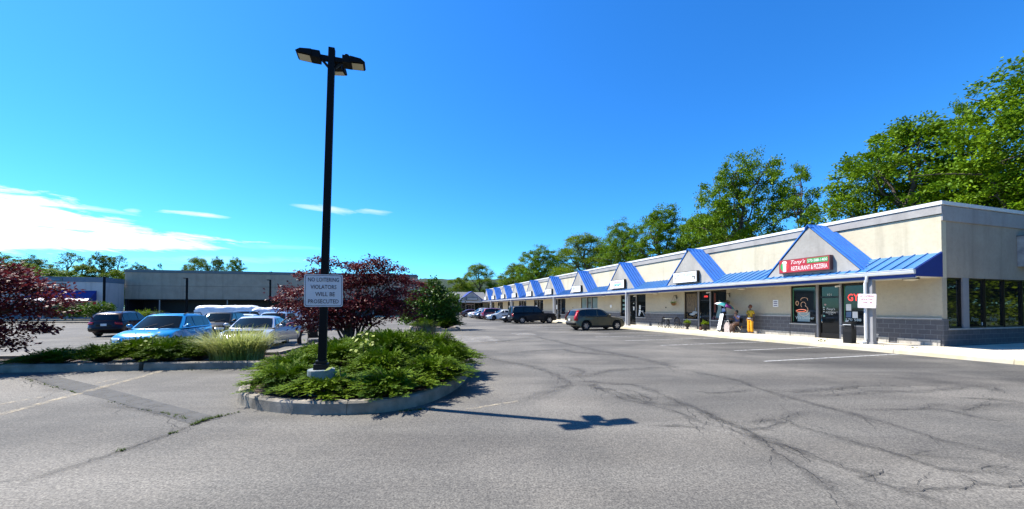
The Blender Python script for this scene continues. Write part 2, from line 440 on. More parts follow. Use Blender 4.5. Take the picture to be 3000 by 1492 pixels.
# ------------------------------------------------------------------ ground
def G(px,py,z=0.0):
    Y=(1.7-z)*1130/(py-902.0); return ((px-1500)/1130*Y,Y)
def sheet(name,poly,z,mat,parent=None,kind='structure'):
    mb=MB(); mb.add([(p[0],p[1],z) for p in poly],[tuple(range(len(poly)))])
    o=mb.build(name,mat,parent,fix=False)
    if kind: o['kind']=kind
    return o
sheet('ground',[(-3000,-600),(3000,-600),(3000,5000),(-3000,5000)],-.3,MAT['grassland'])
def sstep(t): t=min(1,max(0,t)); return t*t*(3-2*t)
def gz(x,y):
    return -.22*sstep((-8.6-(x+.31*(y-13)))/3.0)*sstep((y-12.6)/2.2)
def lot():
    xs=np.concatenate([np.arange(-110,-34,4.0),np.arange(-34,8,.75),np.arange(8,31,4.0)]); ys=np.concatenate([np.arange(-30,8,4.0),np.arange(8,24,.6),np.arange(24,112,4.0)])
    vs=np.array([(x,y,gz(x,y)) for y in ys for x in xs]); nx=len(xs)
    fs=np.array([[j*nx+i,j*nx+i+1,(j+1)*nx+i+1,(j+1)*nx+i] for j in range(len(ys)-1) for i in range(nx-1)])
    o=link('asphalt_lot',raw_mesh('asphalt_lot',vs,fs,MAT['asphalt'],True)); o['kind']='structure'
lot()

# hills
def hills():
    nx,ny=150,34; xs=np.linspace(-1500,1500,nx); ys=np.linspace(1000,1700,ny)
    X,Y=np.meshgrid(xs,ys)
    ridge=100+6*np.sin(X/170+.6)+4*np.sin(X/61)+np.where(X>-120,-.012*(X+120),0)
    prof=np.clip(1-((Y-1330)/340)**2,0,1)**.8
    Z=ridge*prof+rng.normal(0,1.5,X.shape)*(prof>0)
    vs=np.stack([X,Y,Z-.5],-1).reshape(-1,3)
    fs=[[j*nx+i,j*nx+i+1,(j+1)*nx+i+1,(j+1)*nx+i] for j in range(ny-1) for i in range(nx-1)]
    m,nt,N,L,b=newmat('forested_hill')
    f,_=noise_fac(nt,.06,6,.75,.35,.65)
    L.new(mix(nt,f,(.006,.020,.011),(.022,.048,.020)),b.inputs['Base Color']); b.inputs['Roughness'].default_value=1
    f2,_=noise_fac(nt,.09,4,.7,0,1)
    bp=N.new('ShaderNodeBump'); bp.inputs['Strength'].default_value=1; bp.inputs['Distance'].default_value=7
    L.new(f2,bp.inputs['Height']); L.new(bp.outputs['Normal'],b.inputs['Normal'])
    o=link('hills',raw_mesh('hills',vs,np.array(fs),m,True)); o['kind']='structure'
hills()

# pavement in front of the shops, with its faded yellow kerb
KD=3.25
mb=MB()
for i in range(62):
    s0=-9+i*1.5; s1=s0+1.488
    if s0>86: break
    mb.add([W(s0,-.28,.15),W(s1,-.28,.15),W(s1,KD-.16,.15),W(s0,KD-.16,.15)],[(0,3,2,1)])
mb.add([W(-9.1,-.29,.143),W(86,-.29,.143),W(86,KD-.15,.143),W(-9.1,KD-.15,.143)],[(0,3,2,1)])
mb.add([W(-2.2,-22,.14),W(-.04,-22,.14),W(-.04,-.3,.14),W(-2.2,-.3,.14)],[(0,3,2,1)])
mb.add([W(-2.2,-22,0),W(-2.2,-.3,0),W(-2.2,-.3,.14),W(-2.2,-22,.14)],[(0,3,2,1)])
o=mb.build('pavement',MAT['walk'],fix=False); o['kind']='structure'
mb=MB(); s=-9.0
while s<86:
    e=min(86,s+3.0+random.uniform(-.1,.1)); jz=random.uniform(-.006,.006)
    vs=[]
    for q in (s+.006,e-.006):
        for d,z in ((KD-.155,0),(KD-.155,.152+jz),(KD-.03,.152+jz),(KD,.125+jz),(KD+.02,-.01)):
            vs.append(W(q,d+random.uniform(-.006,.006),z))
    mb.add(vs,[(0,1,6,5),(1,2,7,6),(2,3,8,7),(3,4,9,8),(0,4,3,2,1),(5,6,7,8,9)])
    s=e
o=mb.build('kerb',MAT['yellowkerb'],fix=True); o['kind']='structure'

# bay lines
mb=MB()
for k in range(0,30):
    if k in (12,): continue
    s=-.35+2.66*k; w=.046; L_=9.75+random.uniform(-.5,.25) if k!=1 else 8.2
    mb.add([W(s-w,KD+.12,.006),W(s-w,L_,.006),W(s+w,L_,.006),W(s+w,KD+.12,.006)],[(0,1,2,3)])
o=mb.build('bay_lines',MAT['line'],fix=False); o['kind']='structure'

# old lines and strips on the left
def strip(mb,pts,w,z):
    for a,b in zip(pts[:-1],pts[1:]):
        a=np.array(a,float);b=np.array(b,float);n=(b-a)/np.linalg.norm(b-a);n=np.array((-n[1],n[0]))*w/2
        mb.add([(*p_,z+gz(*p_)+(.004 if gz(*p_)<-.01 else 0)) for p_ in (a-n,b-n,b+n,a+n)],[(0,1,2,3)])
z6=lambda x,y:G(x/2.604,1000+y/2.604)
z7=lambda x,y:G(1200+x/2.408,960+y/2.408)
z8=lambda x,y:G(2000+x/2.408,960+y/2.408)
mb=MB()
strip(mb,[z6(-250,630),z6(620,395)],.14,.006); strip(mb,[z6(660,385),z6(1250,225)],.16,.006)
strip(mb,[z6(-100,500),z6(330,425)],.10,.006); strip(mb,[z6(-150,300),z6(150,255)],.12,.006); strip(mb,[z6(740,320),z6(900,288)],.08,.006)
o=mb.build('old_bay_lines',MAT['oldline'],fix=False); o['kind']='structure'
mb=MB()
for (a,b) in (((0,935),(250,925)),((0,948),(190,948)),((0,990),(330,975)),((60,1020),(330,1003)),((0,1008),(120,1003))):
    strip(mb,[G(*a),G(*b)],.5 if a[1]<950 else .16,.006)
for k in range(5):
    strip(mb,[(-30+k*.3-k*3.3,20+k*.9),(-31.4+k*.3-k*3.3,24.6+k*.9)],.1,.006)
strip(mb,[z7(390,578),z7(760,518)],.07,.006); strip(mb,[z7(470,320),z7(590,316)],.1,.006); strip(mb,[z7(465,272),z7(550,268)],.12,.006)
strip(mb,[z7(480,108),z7(960,88)],.12,.006)
o=mb.build('worn_white_lines',MAT['oldline'],fix=False); o['kind']='structure'
o=sheet('asphalt_patch',[z6(150,255),z6(330,240),z6(800,350),z6(1700,585),z6(1470,630),z6(1180,545),z6(820,440),z6(560,385)],.004,MAT['patch'])
o=sheet('light_patch',[z7(230,105),z7(210,75),z7(330,58),z7(560,62),z7(640,92),z7(460,104)],.004,MAT['palepatch'])
o=sheet('concrete_patch',[z7(705,40),z7(840,37),z7(905,52),z7(770,55)],.005,MAT['palepatch'])

# cracks: traced polylines as thin dark ribbons, with soft stains along them
C7=[[(870,60),(1110,115),(1330,165),(1560,205),(1750,245),(1900,290)],[(650,185),(880,165),(1090,155),(1160,175),(1450,195),(1620,215)],
 [(390,125),(480,185),(600,230),(740,250),(860,275),(1000,320),(1100,375),(1140,405),(1020,435),(940,470),(760,520)],
 [(1100,350),(1200,345),(1310,330),(1420,300),(1600,290),(1880,280)],[(1140,375),(1300,380),(1430,400),(1560,400),(1700,440),(1800,480),(1900,530),(1980,550),(2100,600),(2200,650),(2400,720)],
 [(1150,405),(1300,405),(1320,430),(1400,430),(1480,460),(1560,490),(1680,530),(1760,540),(1860,545),(1980,550)],
 [(1300,380),(1300,420),(1390,450),(1520,510),(1640,530),(1800,570),(1900,600),(2000,650),(2170,700)],
 [(2060,580),(2120,620),(2140,640),(2260,670),(2408,740)],[(1660,690),(1900,690),(2150,720)],[(1480,420),(1620,470),(1700,510),(1660,530)],[(1050,270),(1180,290),(1230,310),(1130,350)],[(500,105),(640,100),(860,70)]]
C8=[[(0,295),(200,335),(400,375),(520,430),(680,470),(830,515),(1000,560),(1200,610),(1400,665),(1620,730),(1800,790),(2000,830),(2200,880),(2408,950)],
 [(0,535),(130,585),(190,625),(250,660),(330,680),(430,720),(560,790),(650,880),(720,920),(860,1000),(960,1080),(1060,1150),(1160,1230),(1220,1281)],
 [(320,665),(480,665),(680,645),(740,625),(800,605),(950,590)],[(330,680),(460,720),(600,700),(740,650),(800,690),(900,720),(1080,770),(1280,830),(1400,860),(1520,900),(1650,940),(1800,990),(2000,1010),(2200,1025),(2408,1040)],
 [(1520,900),(1640,885),(1800,860)],[(250,690),(380,730),(560,800),(720,830),(860,890),(960,920),(1100,960),(1260,1020),(1330,1075),(1440,1110),(1560,1150),(1700,1190),(1860,1250)],
 [(1190,1055),(1280,1045),(1370,1020),(1390,990)],[(1440,1115),(1600,1135),(1800,1130),(1970,1120),(2060,1100)],
 [(540,435),(780,455),(960,440),(1200,415),(1500,410),(1700,405)],[(780,470),(960,480),(1150,470),(1350,450),(1600,450),(1850,435),(2000,415),(2200,405)],
 [(1180,575),(1400,575),(1660,575),(1720,550),(1840,535)],[(1660,575),(1820,575),(1950,605),(2100,640),(2408,685)],[(1950,605),(1990,575),(2150,540),(2408,530)],
 [(1850,490),(2050,500),(2250,510),(2408,530)],[(2170,410),(2200,440),(2300,470)],[(0,440),(200,460),(380,450),(500,430)],[(150,175),(260,180),(330,190)],[(1040,420),(1100,440),(1240,410)],
 [(560,790),(640,800),(760,850),(880,890)],[(720,830),(800,870)],[(2000,990),(2150,970),(2408,990)],[(400,690),(520,760),(700,800)],[(1850,1000),(2100,1100),(2300,1115),(2408,1080)]]
C6=[[(1850,540),(1690,570),(1480,630),(1300,710),(950,830),(640,930),(370,1010),(100,1110)],[(150,255),(320,320),(560,385)],[(830,450),(1040,510),(1200,540),(1470,615)]]
lines=[[z7(*p) for p in c] for c in C7]+[[z8(*p) for p in c] for c in C8]+[[z6(*p) for p in c] for c in C6]
def fract(pts,step=.12,amp=.05):
    out=[]
    for a,b in zip(pts[:-1],pts[1:]):
        a=np.array(a);b=np.array(b);L_=np.linalg.norm(b-a);n=max(1,int(L_/step))
        d=(b-a)/max(L_,1e-6);nn=np.array((-d[1],d[0]))
        for i in range(n):
            t=i/n; out.append(a+(b-a)*t+nn*(rng.normal(0,amp) if i else rng.normal(0,amp*.3)))
    out.append(np.array(pts[-1])); return out
cv_,cf_=[],[]; sv,sf,sa=[],[],[]
def ribbon(p,w0):
    n=len(p); base=len(cv_)
    for i in range(n):
        t=p[min(i+1,n-1)]-p[max(i-1,0)]; t=t/(np.linalg.norm(t)+1e-9); nn=np.array((-t[1],t[0]))
        w=w0*rng.uniform(.45,1.35)*min(1,.25+3*min(i,n-1-i)/n)
        cv_.append((*(p[i]-nn*w),.0085)); cv_.append((*(p[i]+nn*w),.0085))
    for i in range(n-1): cf_.append((base+2*i,base+2*i+2,base+2*i+3,base+2*i+1))
for c in lines:
    far=min(1.6,max(.6,np.mean([q[1] for q in c])/8))
    p=fract(c,.085*far,.030*far); ribbon(p,.0052*far**.7)
    for i in range(4,len(p)-4,5):
        if rng.random()<.8:
            d0=p[i+2]-p[i]; d0/=np.linalg.norm(d0)+1e-9
            a=rng.choice([-1,1])*rng.uniform(.35,1.2); dr=np.array((d0[0]*math.cos(a)-d0[1]*math.sin(a),d0[0]*math.sin(a)+d0[1]*math.cos(a)))
            q=[p[i],p[i]+dr*rng.uniform(.15,.4)*far,p[i]+dr*rng.uniform(.5,.9)*far+d0*rng.uniform(0,.4)]
            ribbon(fract(q,.09*far,.022*far),.0032*far**.7)
    # soft stain
    sp_=fract(c,.5,.05); b=len(sv); n=len(sp_)
    for i in range(n):
        t=sp_[min(i+1,n-1)]-sp_[max(i-1,0)]; t=t/(np.linalg.norm(t)+1e-9); nn=np.array((-t[1],t[0])); w=rng.uniform(.10,.26)*far
        e=0 if i in (0,n-1) else 1
        for k,al in ((-1,0),(-.35,.75*e),(.35,.75*e),(1,0)): sv.append((*(sp_[i]+nn*w*k),.0)); sa.append(al)
    for i in range(n-1):
        for k in range(3): sf.append((b+4*i+k,b+4*i+4+k,b+4*i+5+k,b+4*i+1+k))
for k in range(11):      # oil drips in the bays
    cx_,cy_,_=W(-.3+2.66*(k*1.0+.5)+random.uniform(-.3,.3),random.uniform(4.3,7.8)); r0=random.uniform(.18,.42); b=len(sv); m_=14
    sv.append((cx_,cy_,0)); sa.append(random.uniform(.7,1.3))
    for i in range(m_):
        a=2*PI*i/m_; q=r0*random.uniform(.7,1.3); sv.append((cx_+q*math.cos(a)*1.3,cy_+q*math.sin(a),0)); sa.append(0)
    for i in range(m_): sf.append((b,b+1+i,b+1+(i+1)%m_))
# keep overlapping stains off the same plane
sv=[(x,y,.0045+.00002*(i%37)) for i,(x,y,_) in enumerate(sv)]
me=bpy.data.meshes.new('crack_stains'); me.from_pydata(sv,[],sf); me.materials.append(MAT['stain'])
at=me.attributes.new('fall','FLOAT','POINT'); at.data.foreach_set('value',sa)
o=link('crack_stains',me); o['kind']='structure'
me=bpy.data.meshes.new('pavement_cracks'); me.from_pydata(cv_,[],cf_); me.materials.append(MAT['crack'])
o=link('pavement_cracks',me); o['kind']='structure'

# ------------------------------------------------------------------ planting beds
def kerb_loop(name,pts,w=.17,h=.20,closed=False,mat='kerb'):
    pts=[np.array(p,float) for p in pts]; mb=MB(); n=len(pts)
    inn=[]
    for i in range(n):
        a=pts[(i-1)%n] if closed or i>0 else pts[i]; b=pts[(i+1)%n] if closed or i<n-1 else pts[i]
        t=b-a; t/=np.linalg.norm(t); inn.append(pts[i]+np.array((-t[1],t[0]))*w)
    rng_=range(n if closed else n-1)
    acc=0
    for i in rng_:
        j=(i+1)%n
        acc+=np.linalg.norm(pts[j]-pts[i])
        p0,p1,q0,q1=pts[i],pts[j],inn[i],inn[j]
        if acc>2.4:                    # a joint between two lengths
            acc=0; p1=p0+(p1-p0)*.965; q1=q0+(q1-q0)*.965
        vs=[]
        for (p,q) in ((p0,q0),(p1,q1)):
            d=(q-p)/np.linalg.norm(q-p)
            vs+=[(*(p-d*.02),-.01),(*p,h-.03),(*(p+d*.03),h),(*q,h),(*q,-.01)]
        mb.add(vs,[(0,5,6,1),(1,6,7,2),(2,7,8,3),(3,8,9,4),(0,1,2,3,4),(5,9,8,7,6)])
    o=mb.build(name,MAT[mat]); o['kind']='structure'
    return inn
def smooth_pts(pts,n=3):
    pts=[np.array(p,float) for p in pts]
    for _ in range(n):
        q=[pts[0]]
        for a,b in zip(pts[:-1],pts[1:]): q+=[a*.75+b*.25,a*.25+b*.75]
        q.append(pts[-1]); pts=q
    return pts
# front bulb and the island behind it, counter-clockwise seen from above (bed on the left hand)
bulb=[(-17.5,10.0),(-13.4,10.12),(-10.0,10.5),(-7.4,10.85),(-6.3,10.6),(-5.9,9.4),(-5.55,8.1),(-5.05,7.05),(-4.3,6.45),(-3.4,6.16),(-2.5,6.16),(-1.85,6.4),(-1.4,7.05),(-1.12,8.3),(-1.1,10.1),(-1.6,12.0),(-3.1,16.9),(-3.7,18.6),(-4.6,19.7),(-6.0,20.0),(-7.8,19.2),(-8.5,17.6),(-8.3,15.5),(-8.05,13.15),(-9.5,12.9),(-13,12.5),(-16.5,12.1)]
bp_=bulb[:3]+[tuple(p) for p in smooth_pts(bulb[2:23],2)][1:]+bulb[23:]
inn=kerb_loop('island_kerb',bp_)
sheet('island_soil',[tuple(p) for p in inn]+[(-17.5,12.0),(-17.5,10.2)],.11,MAT['mulch'])
isl2=[(-4.0,28.2),(-3.9,29.0),(-4.9,33),(-5.6,34),(-8,33.5),(-8.5,32),(-7.4,28.6),(-6.6,27.5),(-4.7,27.6)]
inn=kerb_loop('far_island_kerb',isl2,closed=True)
sheet('far_island_soil',[tuple(p) for p in inn],.11,MAT['mulch'])
far=[(-75,48),(-42,52),(-42,54),(-75,51)]
inn=kerb_loop('back_verge_kerb',far,closed=True); sheet('back_verge',[tuple(p) for p in inn],.12,MAT['grassland'])

# ------------------------------------------------------------------ shop row
ZS=2.93          # soffit
CD=1.72          # canopy depth
ROWL=79.0
gab=[4.25,12.42,20.95,29.2,37.3,44.9,52.4,59.3,66.6,73.3]
row=thing('shop_row',(CX,CY,0),ROT_SD,'long cream single storey shop row with blue metal canopy and gables','building')
ops=[(g-1.92,g+1.93) for g in gab]
# walls
mb=MB(); prev=0
segs=[]
for a,b in ops:
    segs.append((prev,a)); prev=b
segs.append((prev,ROWL))
for a,b in segs: MB().box(a,b,-.3,0,.1,2.9).build('lower_wall',MAT['cream_shaded'],row)
mb=MB()
mb.box(-.002,ROWL,-.3,-.0,2.9,5.5)
mb.build('upper_wall',MAT['cream'],row)
# end wall with its window band
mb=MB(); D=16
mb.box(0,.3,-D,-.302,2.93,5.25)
mb.build('end_wall',MAT['endwall_shaded'],row)
mb=MB(); mb.box(.02,.3,-D,-.30,.1,.80)
mb.box(-.04,.02,-D,.05,.1,.80); mb.box(-.04,.02,-.30,.05,.80,1.24)
mb.build('end_base_wall',MAT['block'],row)
mb=MB(); mb.box(-.08,.04,-D,-.28,.80,.86); mb.build('end_sill',MAT['ledge'],row)
cuts=[(-1.36,-.32),(-2.98,-1.78),(-4.40,-3.02),(-5.82,-4.44),(-7.2,-5.86),(-8.6,-7.24)]
def window(parent,name,face,a,b,z0,z1,glass='shopglass',fw=.06,rec=.10):
    """frame part with a glass sub-part; face 'd': front of the row, 's': its end wall"""
    mb=MB()
    def bx(p,q,z0_,z1_,dep0,dep1):
        if face=='d': mb.box(p,q,-dep1,-dep0,z0_,z1_)
        else: mb.box(dep0,dep1,p,q,z0_,z1_)
    bx(a,a+fw,z0,z1,rec-.05,rec+.06); bx(b-fw,b,z0,z1,rec-.05,rec+.06)
    bx(a+fw,b-fw,z1-fw,z1,rec-.05,rec+.06); bx(a+fw,b-fw,z0,z0+fw,rec-.05,rec+.06)
    f=mb.build(name,MAT['frame'],parent)
    mb=MB()
    bx(a+fw-.005,b-fw+.005,z0+fw-.005,z1-fw+.005,rec,rec+.02)
    mb.build('pane',MAT[glass],f)
    return f
for a,b in cuts: window(row,'window','s',a,b,.86,2.93)
mb=MB(); mb.box(.0,.2,-1.78,-1.36,.86,2.93); mb.build('window_mullion',MAT['pier'],row)
for q in (-3.02,-4.44,-5.86,-7.24): MB().box(.03,.2,q,q+.04,.86,2.93).build('window_post',MAT['frame'],row)
mb=MB(); mb.box(.3,ROWL,-D,-.3,5.3,5.45); mb.build('roof',MAT['roofdeck'],row)
mb=MB(); mb.box(.3,ROWL,-D-.25,-D,.1,5.6); mb.box(0,.3,-D-.25,-8.6,.86,2.93); mb.box(ROWL,ROWL+.25,-D-.25,0,.1,5.6); mb.build('rear_wall',MAT['cream_shaded'],row)
# cornice: front band, end band, white coping
mb=MB(); mb.box(-.05,ROWL,.0,.07,5.50,5.83); mb.box(-.05,.0,-D,.0,5.22,5.83); mb.box(0,ROWL,-.3,0,5.5,5.83); mb.box(0,.3,-D,-.3,5.25,5.83); mb.build('cornice_band',MAT['greyband'],row)
mb=MB(); mb.box(-.09,ROWL,-.32,.11,5.855,6.0); mb.box(-.09,.32,-D,-.32,5.855,6.0); mb.build('coping',MAT['coping'],row)
mb=MB(); mb.box(-.02,ROWL,-.3,.04,5.83,5.855); mb.box(-.02,.3,-D,-.3,5.83,5.855); mb.box(0,ROWL,.0,.03,5.475,5.50); mb.build('shadow_joint',MAT['frame'],row)
# wainscot of painted block with ledge, split stone course at the foot, paled for the sunlit strip
for (a,b) in segs:
    a2=a if a>0 else .025
    MB().box(a2,b,0,.05,.15,1.22).build('wainscot',MAT['block'],row); MB().box(a2-.03,b+.02,0,.09,1.22,1.28).build('wainscot_ledge',MAT['ledge'],row)
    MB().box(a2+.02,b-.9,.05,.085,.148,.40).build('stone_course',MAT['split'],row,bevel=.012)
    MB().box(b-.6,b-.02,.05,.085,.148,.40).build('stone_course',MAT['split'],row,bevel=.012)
for a,b in ops:
    for q,r in ((a,a+1.33),(b-1.33,b)):
        MB().box(q,r,-.25,.03,.1,.80).build('wainscot',MAT['block'],row); MB().box(q-.04,r+.04,-.25,.08,.80,.86).build('window_sill',MAT['ledge'],row)
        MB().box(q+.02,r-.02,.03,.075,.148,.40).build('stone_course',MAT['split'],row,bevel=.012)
    for q in (a+1.33,b-1.43): MB().box(q,q+.10,-.22,.0,.12,2.9).build('window_pier',MAT['pier'],row)
# shop windows and doors
shopw={}
for i,(a,b) in enumerate(ops):
    gl='paleglass' if i==3 else 'shopglass'
    w2=window(row,'window','d',b-1.33,b,.86,2.88,gl); w1=window(row,'window','d',a,a+1.33,.86,2.88,gl)
    mb=MB(); p,q=a+1.43,b-1.43
    mb.box(p,p+.07,-.2,-.08,.16,2.88); mb.box(q-.07,q,-.2,-.08,.16,2.88); mb.box(p+.07,q-.07,-.2,-.08,2.2,2.28); mb.box(p+.07,q-.07,-.2,-.08,2.80,2.88)
    mb.box(p+.07,q-.07,-.19,-.09,.16,.40)
    dr=mb.build('door',MAT['frame'],row)
    mb=MB(); mb.box(p+.065,q-.065,-.16,-.14,.395,2.805); mb.build('door_pane',MAT[gl],dr)
    mb=MB(); mb.tube([(q-.16,-.06,.95),(q-.16,-.02,1.0),(q-.16,-.02,1.3),(q-.16,-.06,1.35)],.014); mb.build('handle',MAT['chrome'],dr)
    shopw[i]=(w1,dr,w2,a,b)
mb=MB(); mb.box(.3,ROWL,-.9,-.32,.1,2.9)
for a,b in ops: mb.box(a,b,-.31,-.28,.1,2.9)
mb.build('dark_interior',MAT['storedark'],row)
# canopy: roof with standing seams, gutter, dark drip board, soffit, closed end
mb=MB(); rise=.74
zc=lambda d: 3.93-(d/CD)*rise
mb.add([(0,.0,zc(0)),(ROWL,.0,zc(0)),(ROWL,CD,zc(CD)),(0,CD,zc(CD))],[(0,1,2,3)])
s=.02
while s<ROWL:
    mb.add([(s-.016,0,zc(0)),(s+.016,0,zc(0)),(s+.016,CD,zc(CD)),(s-.016,CD,zc(CD)),(s-.012,0,zc(0)+.045),(s+.012,0,zc(0)+.045),(s+.012,CD,zc(CD)+.045),(s-.012,CD,zc(CD)+.045)],
           [(4,5,6,7),(0,4,7,3),(1,2,6,5),(3,7,6,2)]); s+=.405
mb.build('canopy_roof',MAT['bluecanopy'],row,fix=False)
mb=MB(); mb.prism([(0.0,2.94),(0.0,3.945),(CD,3.205),(CD,2.94)],-.03,.0,axis='x'); mb.build('canopy_end',MAT['bluedark'],row)
mb=MB(); mb.prism([(CD-.01,3.03),(CD-.01,3.19),(CD+.13,3.21),(CD+.13,3.14),(CD+.10,3.05),(CD+.07,3.03)],-.04,ROWL,axis='x')
mb.prism([(CD+.10,3.215),(CD+.10,3.195),(CD+.15,3.195),(CD+.15,3.215)],-.04,ROWL,axis='x'); mb.build('gutter',MAT['gutter'],row)
mb=MB(); mb.box(0,ROWL,CD-.06,CD-.01,2.90,3.03); mb.build('drip_board',MAT['bluedark'],row)
mb=MB(); mb.box(0.0,ROWL,.0,CD-.06,2.93,2.96); mb.build('soffit',MAT['soffit'],row)
mb=MB(); mb.box(0.0,ROWL,CD-.13,CD-.06,2.86,2.93); mb.build('soffit_beam',MAT['soffit'],row)
# gables
GD=1.32; HWG=2.33; ZB=3.30; ZP=5.76
for g in gab:
    mb=MB(); mb.prism([(g-HWG+.06,ZB),(g+HWG-.06,ZB),(g,ZP-.06)],.0,GD)
    gb=mb.build('gable',MAT['gablegrey'],row)
    mr=MB(); sl_=(ZP-ZB)/HWG
    for sg in (-1,1):
        n=Vector((sg*(ZP-ZB),0,HWG)).normalized()
        A=Vector((g,0,ZP)); B=Vector((g+sg*(HWG+.10),0,ZB-.10*sl_))
        for (p,q,y0,y1,t0,t1) in ((A,B,  .0,GD+.04,.0,.05),):
            vs=[]
            for y in (y0,y1):
                for t in (t0,t1):
                    for c in (p,q): vs.append((c.x+n.x*t,y,c.z+n.z*t))
            mr.add(vs,[(0,1,3,2),(4,6,7,5),(0,4,5,1),(2,3,7,6),(0,2,6,4),(1,5,7,3)])
        for k in range(5):
            y=.03+k*(GD+.0)/4.7
            vs=[]
            for yy_ in (y-.02,y+.02):
                for t in (.05,.125):
                    for c in (A+(B-A)*.015,B): vs.append((c.x+n.x*t,yy_,c.z+n.z*t))
            mr.add(vs,[(0,1,3,2),(4,6,7,5),(0,4,5,1),(2,3,7,6),(0,2,6,4),(1,5,7,3)])
    mr.prism([(g-.16,ZP-.08),(g,ZP+.10),(g+.16,ZP-.08),(g+.14,ZP-.10),(g,ZP+.06),(g-.14,ZP-.10)],.0,GD+.08)
    mr.build('gable_roof',MAT['bluemetal'],gb)
# columns with downspouts
for s in (1.52,19.3,35.1,53.3,67.8):
    mb=MB(); mb.box(s-.11,s+.11,CD-.26,CD-.04,.14,2.86); mb.box(s-.14,s+.14,CD-.29,CD-.01,.14,.24); mb.build('column',MAT['pier'],row)
    mb=MB(); mb.tube([(s+.03,CD+.06,3.06),(s+.03,CD+.06,2.92),(s+.1,CD+.03,2.75),(s+.1,CD+.03,.38),(s+.1,CD+.10,.24),(s+.1,CD+.34,.19)],.055,6); mb.build('downspout',MAT['gutter'],row,smooth=50)
for k in range(10):
    s=.55+8.05*k
    mb=MB(); mb.lathe([(.0,2.93),(.25,2.93),(.27,2.90),(.25,2.86)],20,(s,.85,0)); l=mb.build('soffit_lamp',MAT['frame'],row,smooth=40)
    mb=MB(); mb.lathe([(.245,2.862),(.2,2.82),(.1,2.80),(.0,2.795)],20,(s,.85,0)); mb.build('lamp_glass',MAT['lens'],l,smooth=60)
# small wall fittings
for (s,z,nm,mt,r) in ((16.4,1.72,'wall_tap','black',.05),(24.6,1.85,'wall_decal','white',.16),(33.2,1.7,'wall_tap','black',.05)):
    mb=MB(); mb.lathe([(0,.0),(r,.0),(r,.04),(r*.4,.06),(0,.06)],10,(s,.001,z),'y'); mb.build(nm,MAT[mt],row)
for i in (0,1,2):
    w1,dr,w2,a,b=shopw[i]
    mb=MB(); mb.box(a+1.36,a+1.50,.0,.05,2.74,2.80); mb.tube([(a+1.43,.05,2.77),(a+1.43,.22,2.74)],.045,8); mb.build('security_camera',MAT['white'],row)
# antenna on the parapet
mb=MB(); mb.tube([(4.9,-.9,5.45),(4.8,-.9,6.3),(4.95,-.9,6.6)],.012,5); mb.build('roof_pipe',MAT['gutter'],row)

# lettering and notices on the first shop's glass
neonred=emis('neon_red',(1,.05,.04),1.2); neonwarm=emis('neon_warm',(.8,.5,.33),.22)
paper=M('paper',(.70,.70,.68),.6,var=.1); decal=M('pale_decal',(.50,.58,.58),.5,var=.1)
w1,dr,w2,a,b=shopw[0]       # w2 is the farther one (left as seen)
text('window_lettering','We Deliver',.98,.16,decal,w2,(b-.68,-.095,1.16),flip=True,bold=.004)
mb=MB(); mb.box(b-.95,b-.30,-.098,-.094,.96,1.46); mb.build('window_notice',M('pale_poster',(.24,.32,.33),.4,var=.1),w2)
mb=MB()
def arc(cx,cz,rx,rz,a0,a1,n=18): return [(cx-rx*math.cos(a0+(a1-a0)*i/n),-.085,cz+rz*math.sin(a0+(a1-a0)*i/n)) for i in range(n+1)]
cx0=b-.62
for p in (arc(cx0,1.86,.13,.15,-.6,PI*1.3),arc(cx0-.05,2.13,.18,.12,-.3,PI+.3),arc(cx0+.02,1.60,.26,.22,-.9,1.2),arc(cx0+.10,1.52,.30,.10,0,2*PI),arc(cx0+.33,1.95,.07,.12,0,2*PI),arc(cx0-.02,1.42,.24,.16,PI,2*PI)):
    mb.tube(p,.007,5)
mb.build('neon_outline',neonwarm,w2)
mb=MB(); mb.tube(arc(cx0+.12,1.55,.24,.055,0,2*PI),.014,5); mb.build('neon_pizza',emis('neon_orange',(1,.22,.12),.35),w2)
mb=MB(); mb.tube([(b-.08,-.09,2.78),(b-.08,-.09,.95)],.012,5); mb.tube([(b-.1,-.09,2.78),(b-1.22,-.09,2.78)],.012,5); mb.build('green_edge_light',M('green_tube',(.10,.35,.16),.4),w2)
mb=MB(); mb.tube([(a+1.24,-.09,2.78),(a+1.24,-.09,.95)],.012,5); mb.build('green_edge_light',M('green_tube_dim',(.10,.30,.14),.4),w1)
text('neon_lettering','GYRO',.95,.34,neonred,w1,(a+.62,-.09,2.20),flip=True)
text('window_number','570 588 1400',1.15,.13,decal,w1,(a+.64,-.095,1.12),flip=True,bold=.004)
for (dx,z,w,h,mt) in ((1.07,1.72,.22,.32,paper),(1.07,1.37,.22,.28,M('blue_leaflet',(.08,.14,.25),.5,var=.3,scale=8)),(.80,1.36,.22,.30,paper),(1.16,1.03,.12,.12,paper)):
    mb=MB(); mb.box(a+dx-w/2,a+dx+w/2,-.098,-.093,z-h/2,z+h/2); mb.build('notice',mt,w1)
mid=(a+b)/2
text('door_number','101',.20,.11,paper,dr,(mid+.02,-.13,2.36),flip=True,bold=.004)
text('door_lettering',"Tony's",.40,.15,paper,dr,(mid-.03,-.13,1.62),flip=True,shear=.3)
text('door_lettering','PIZZERIA',.46,.09,paper,dr,(mid-.03,-.13,1.46),flip=True,bold=.004)
text('door_lettering','Est. 1986',.20,.04,paper,dr,(mid-.03,-.13,1.36),flip=True)
for k,(z,mt) in enumerate(((1.86,M('pink_sticker',(.5,.3,.28),.5)),(1.72,paper),(1.62,paper),(1.50,paper),(1.28,M('teal_sticker',(.2,.45,.4),.5)))):
    mb=MB(); mb.lathe([(0,-.135),(.05 if k in (0,4) else .03,-.135),(.0,-.134)],10,(mid+.30-(.07 if k==0 else 0),0,z),'y'); mb.build('door_sticker',mt,dr)
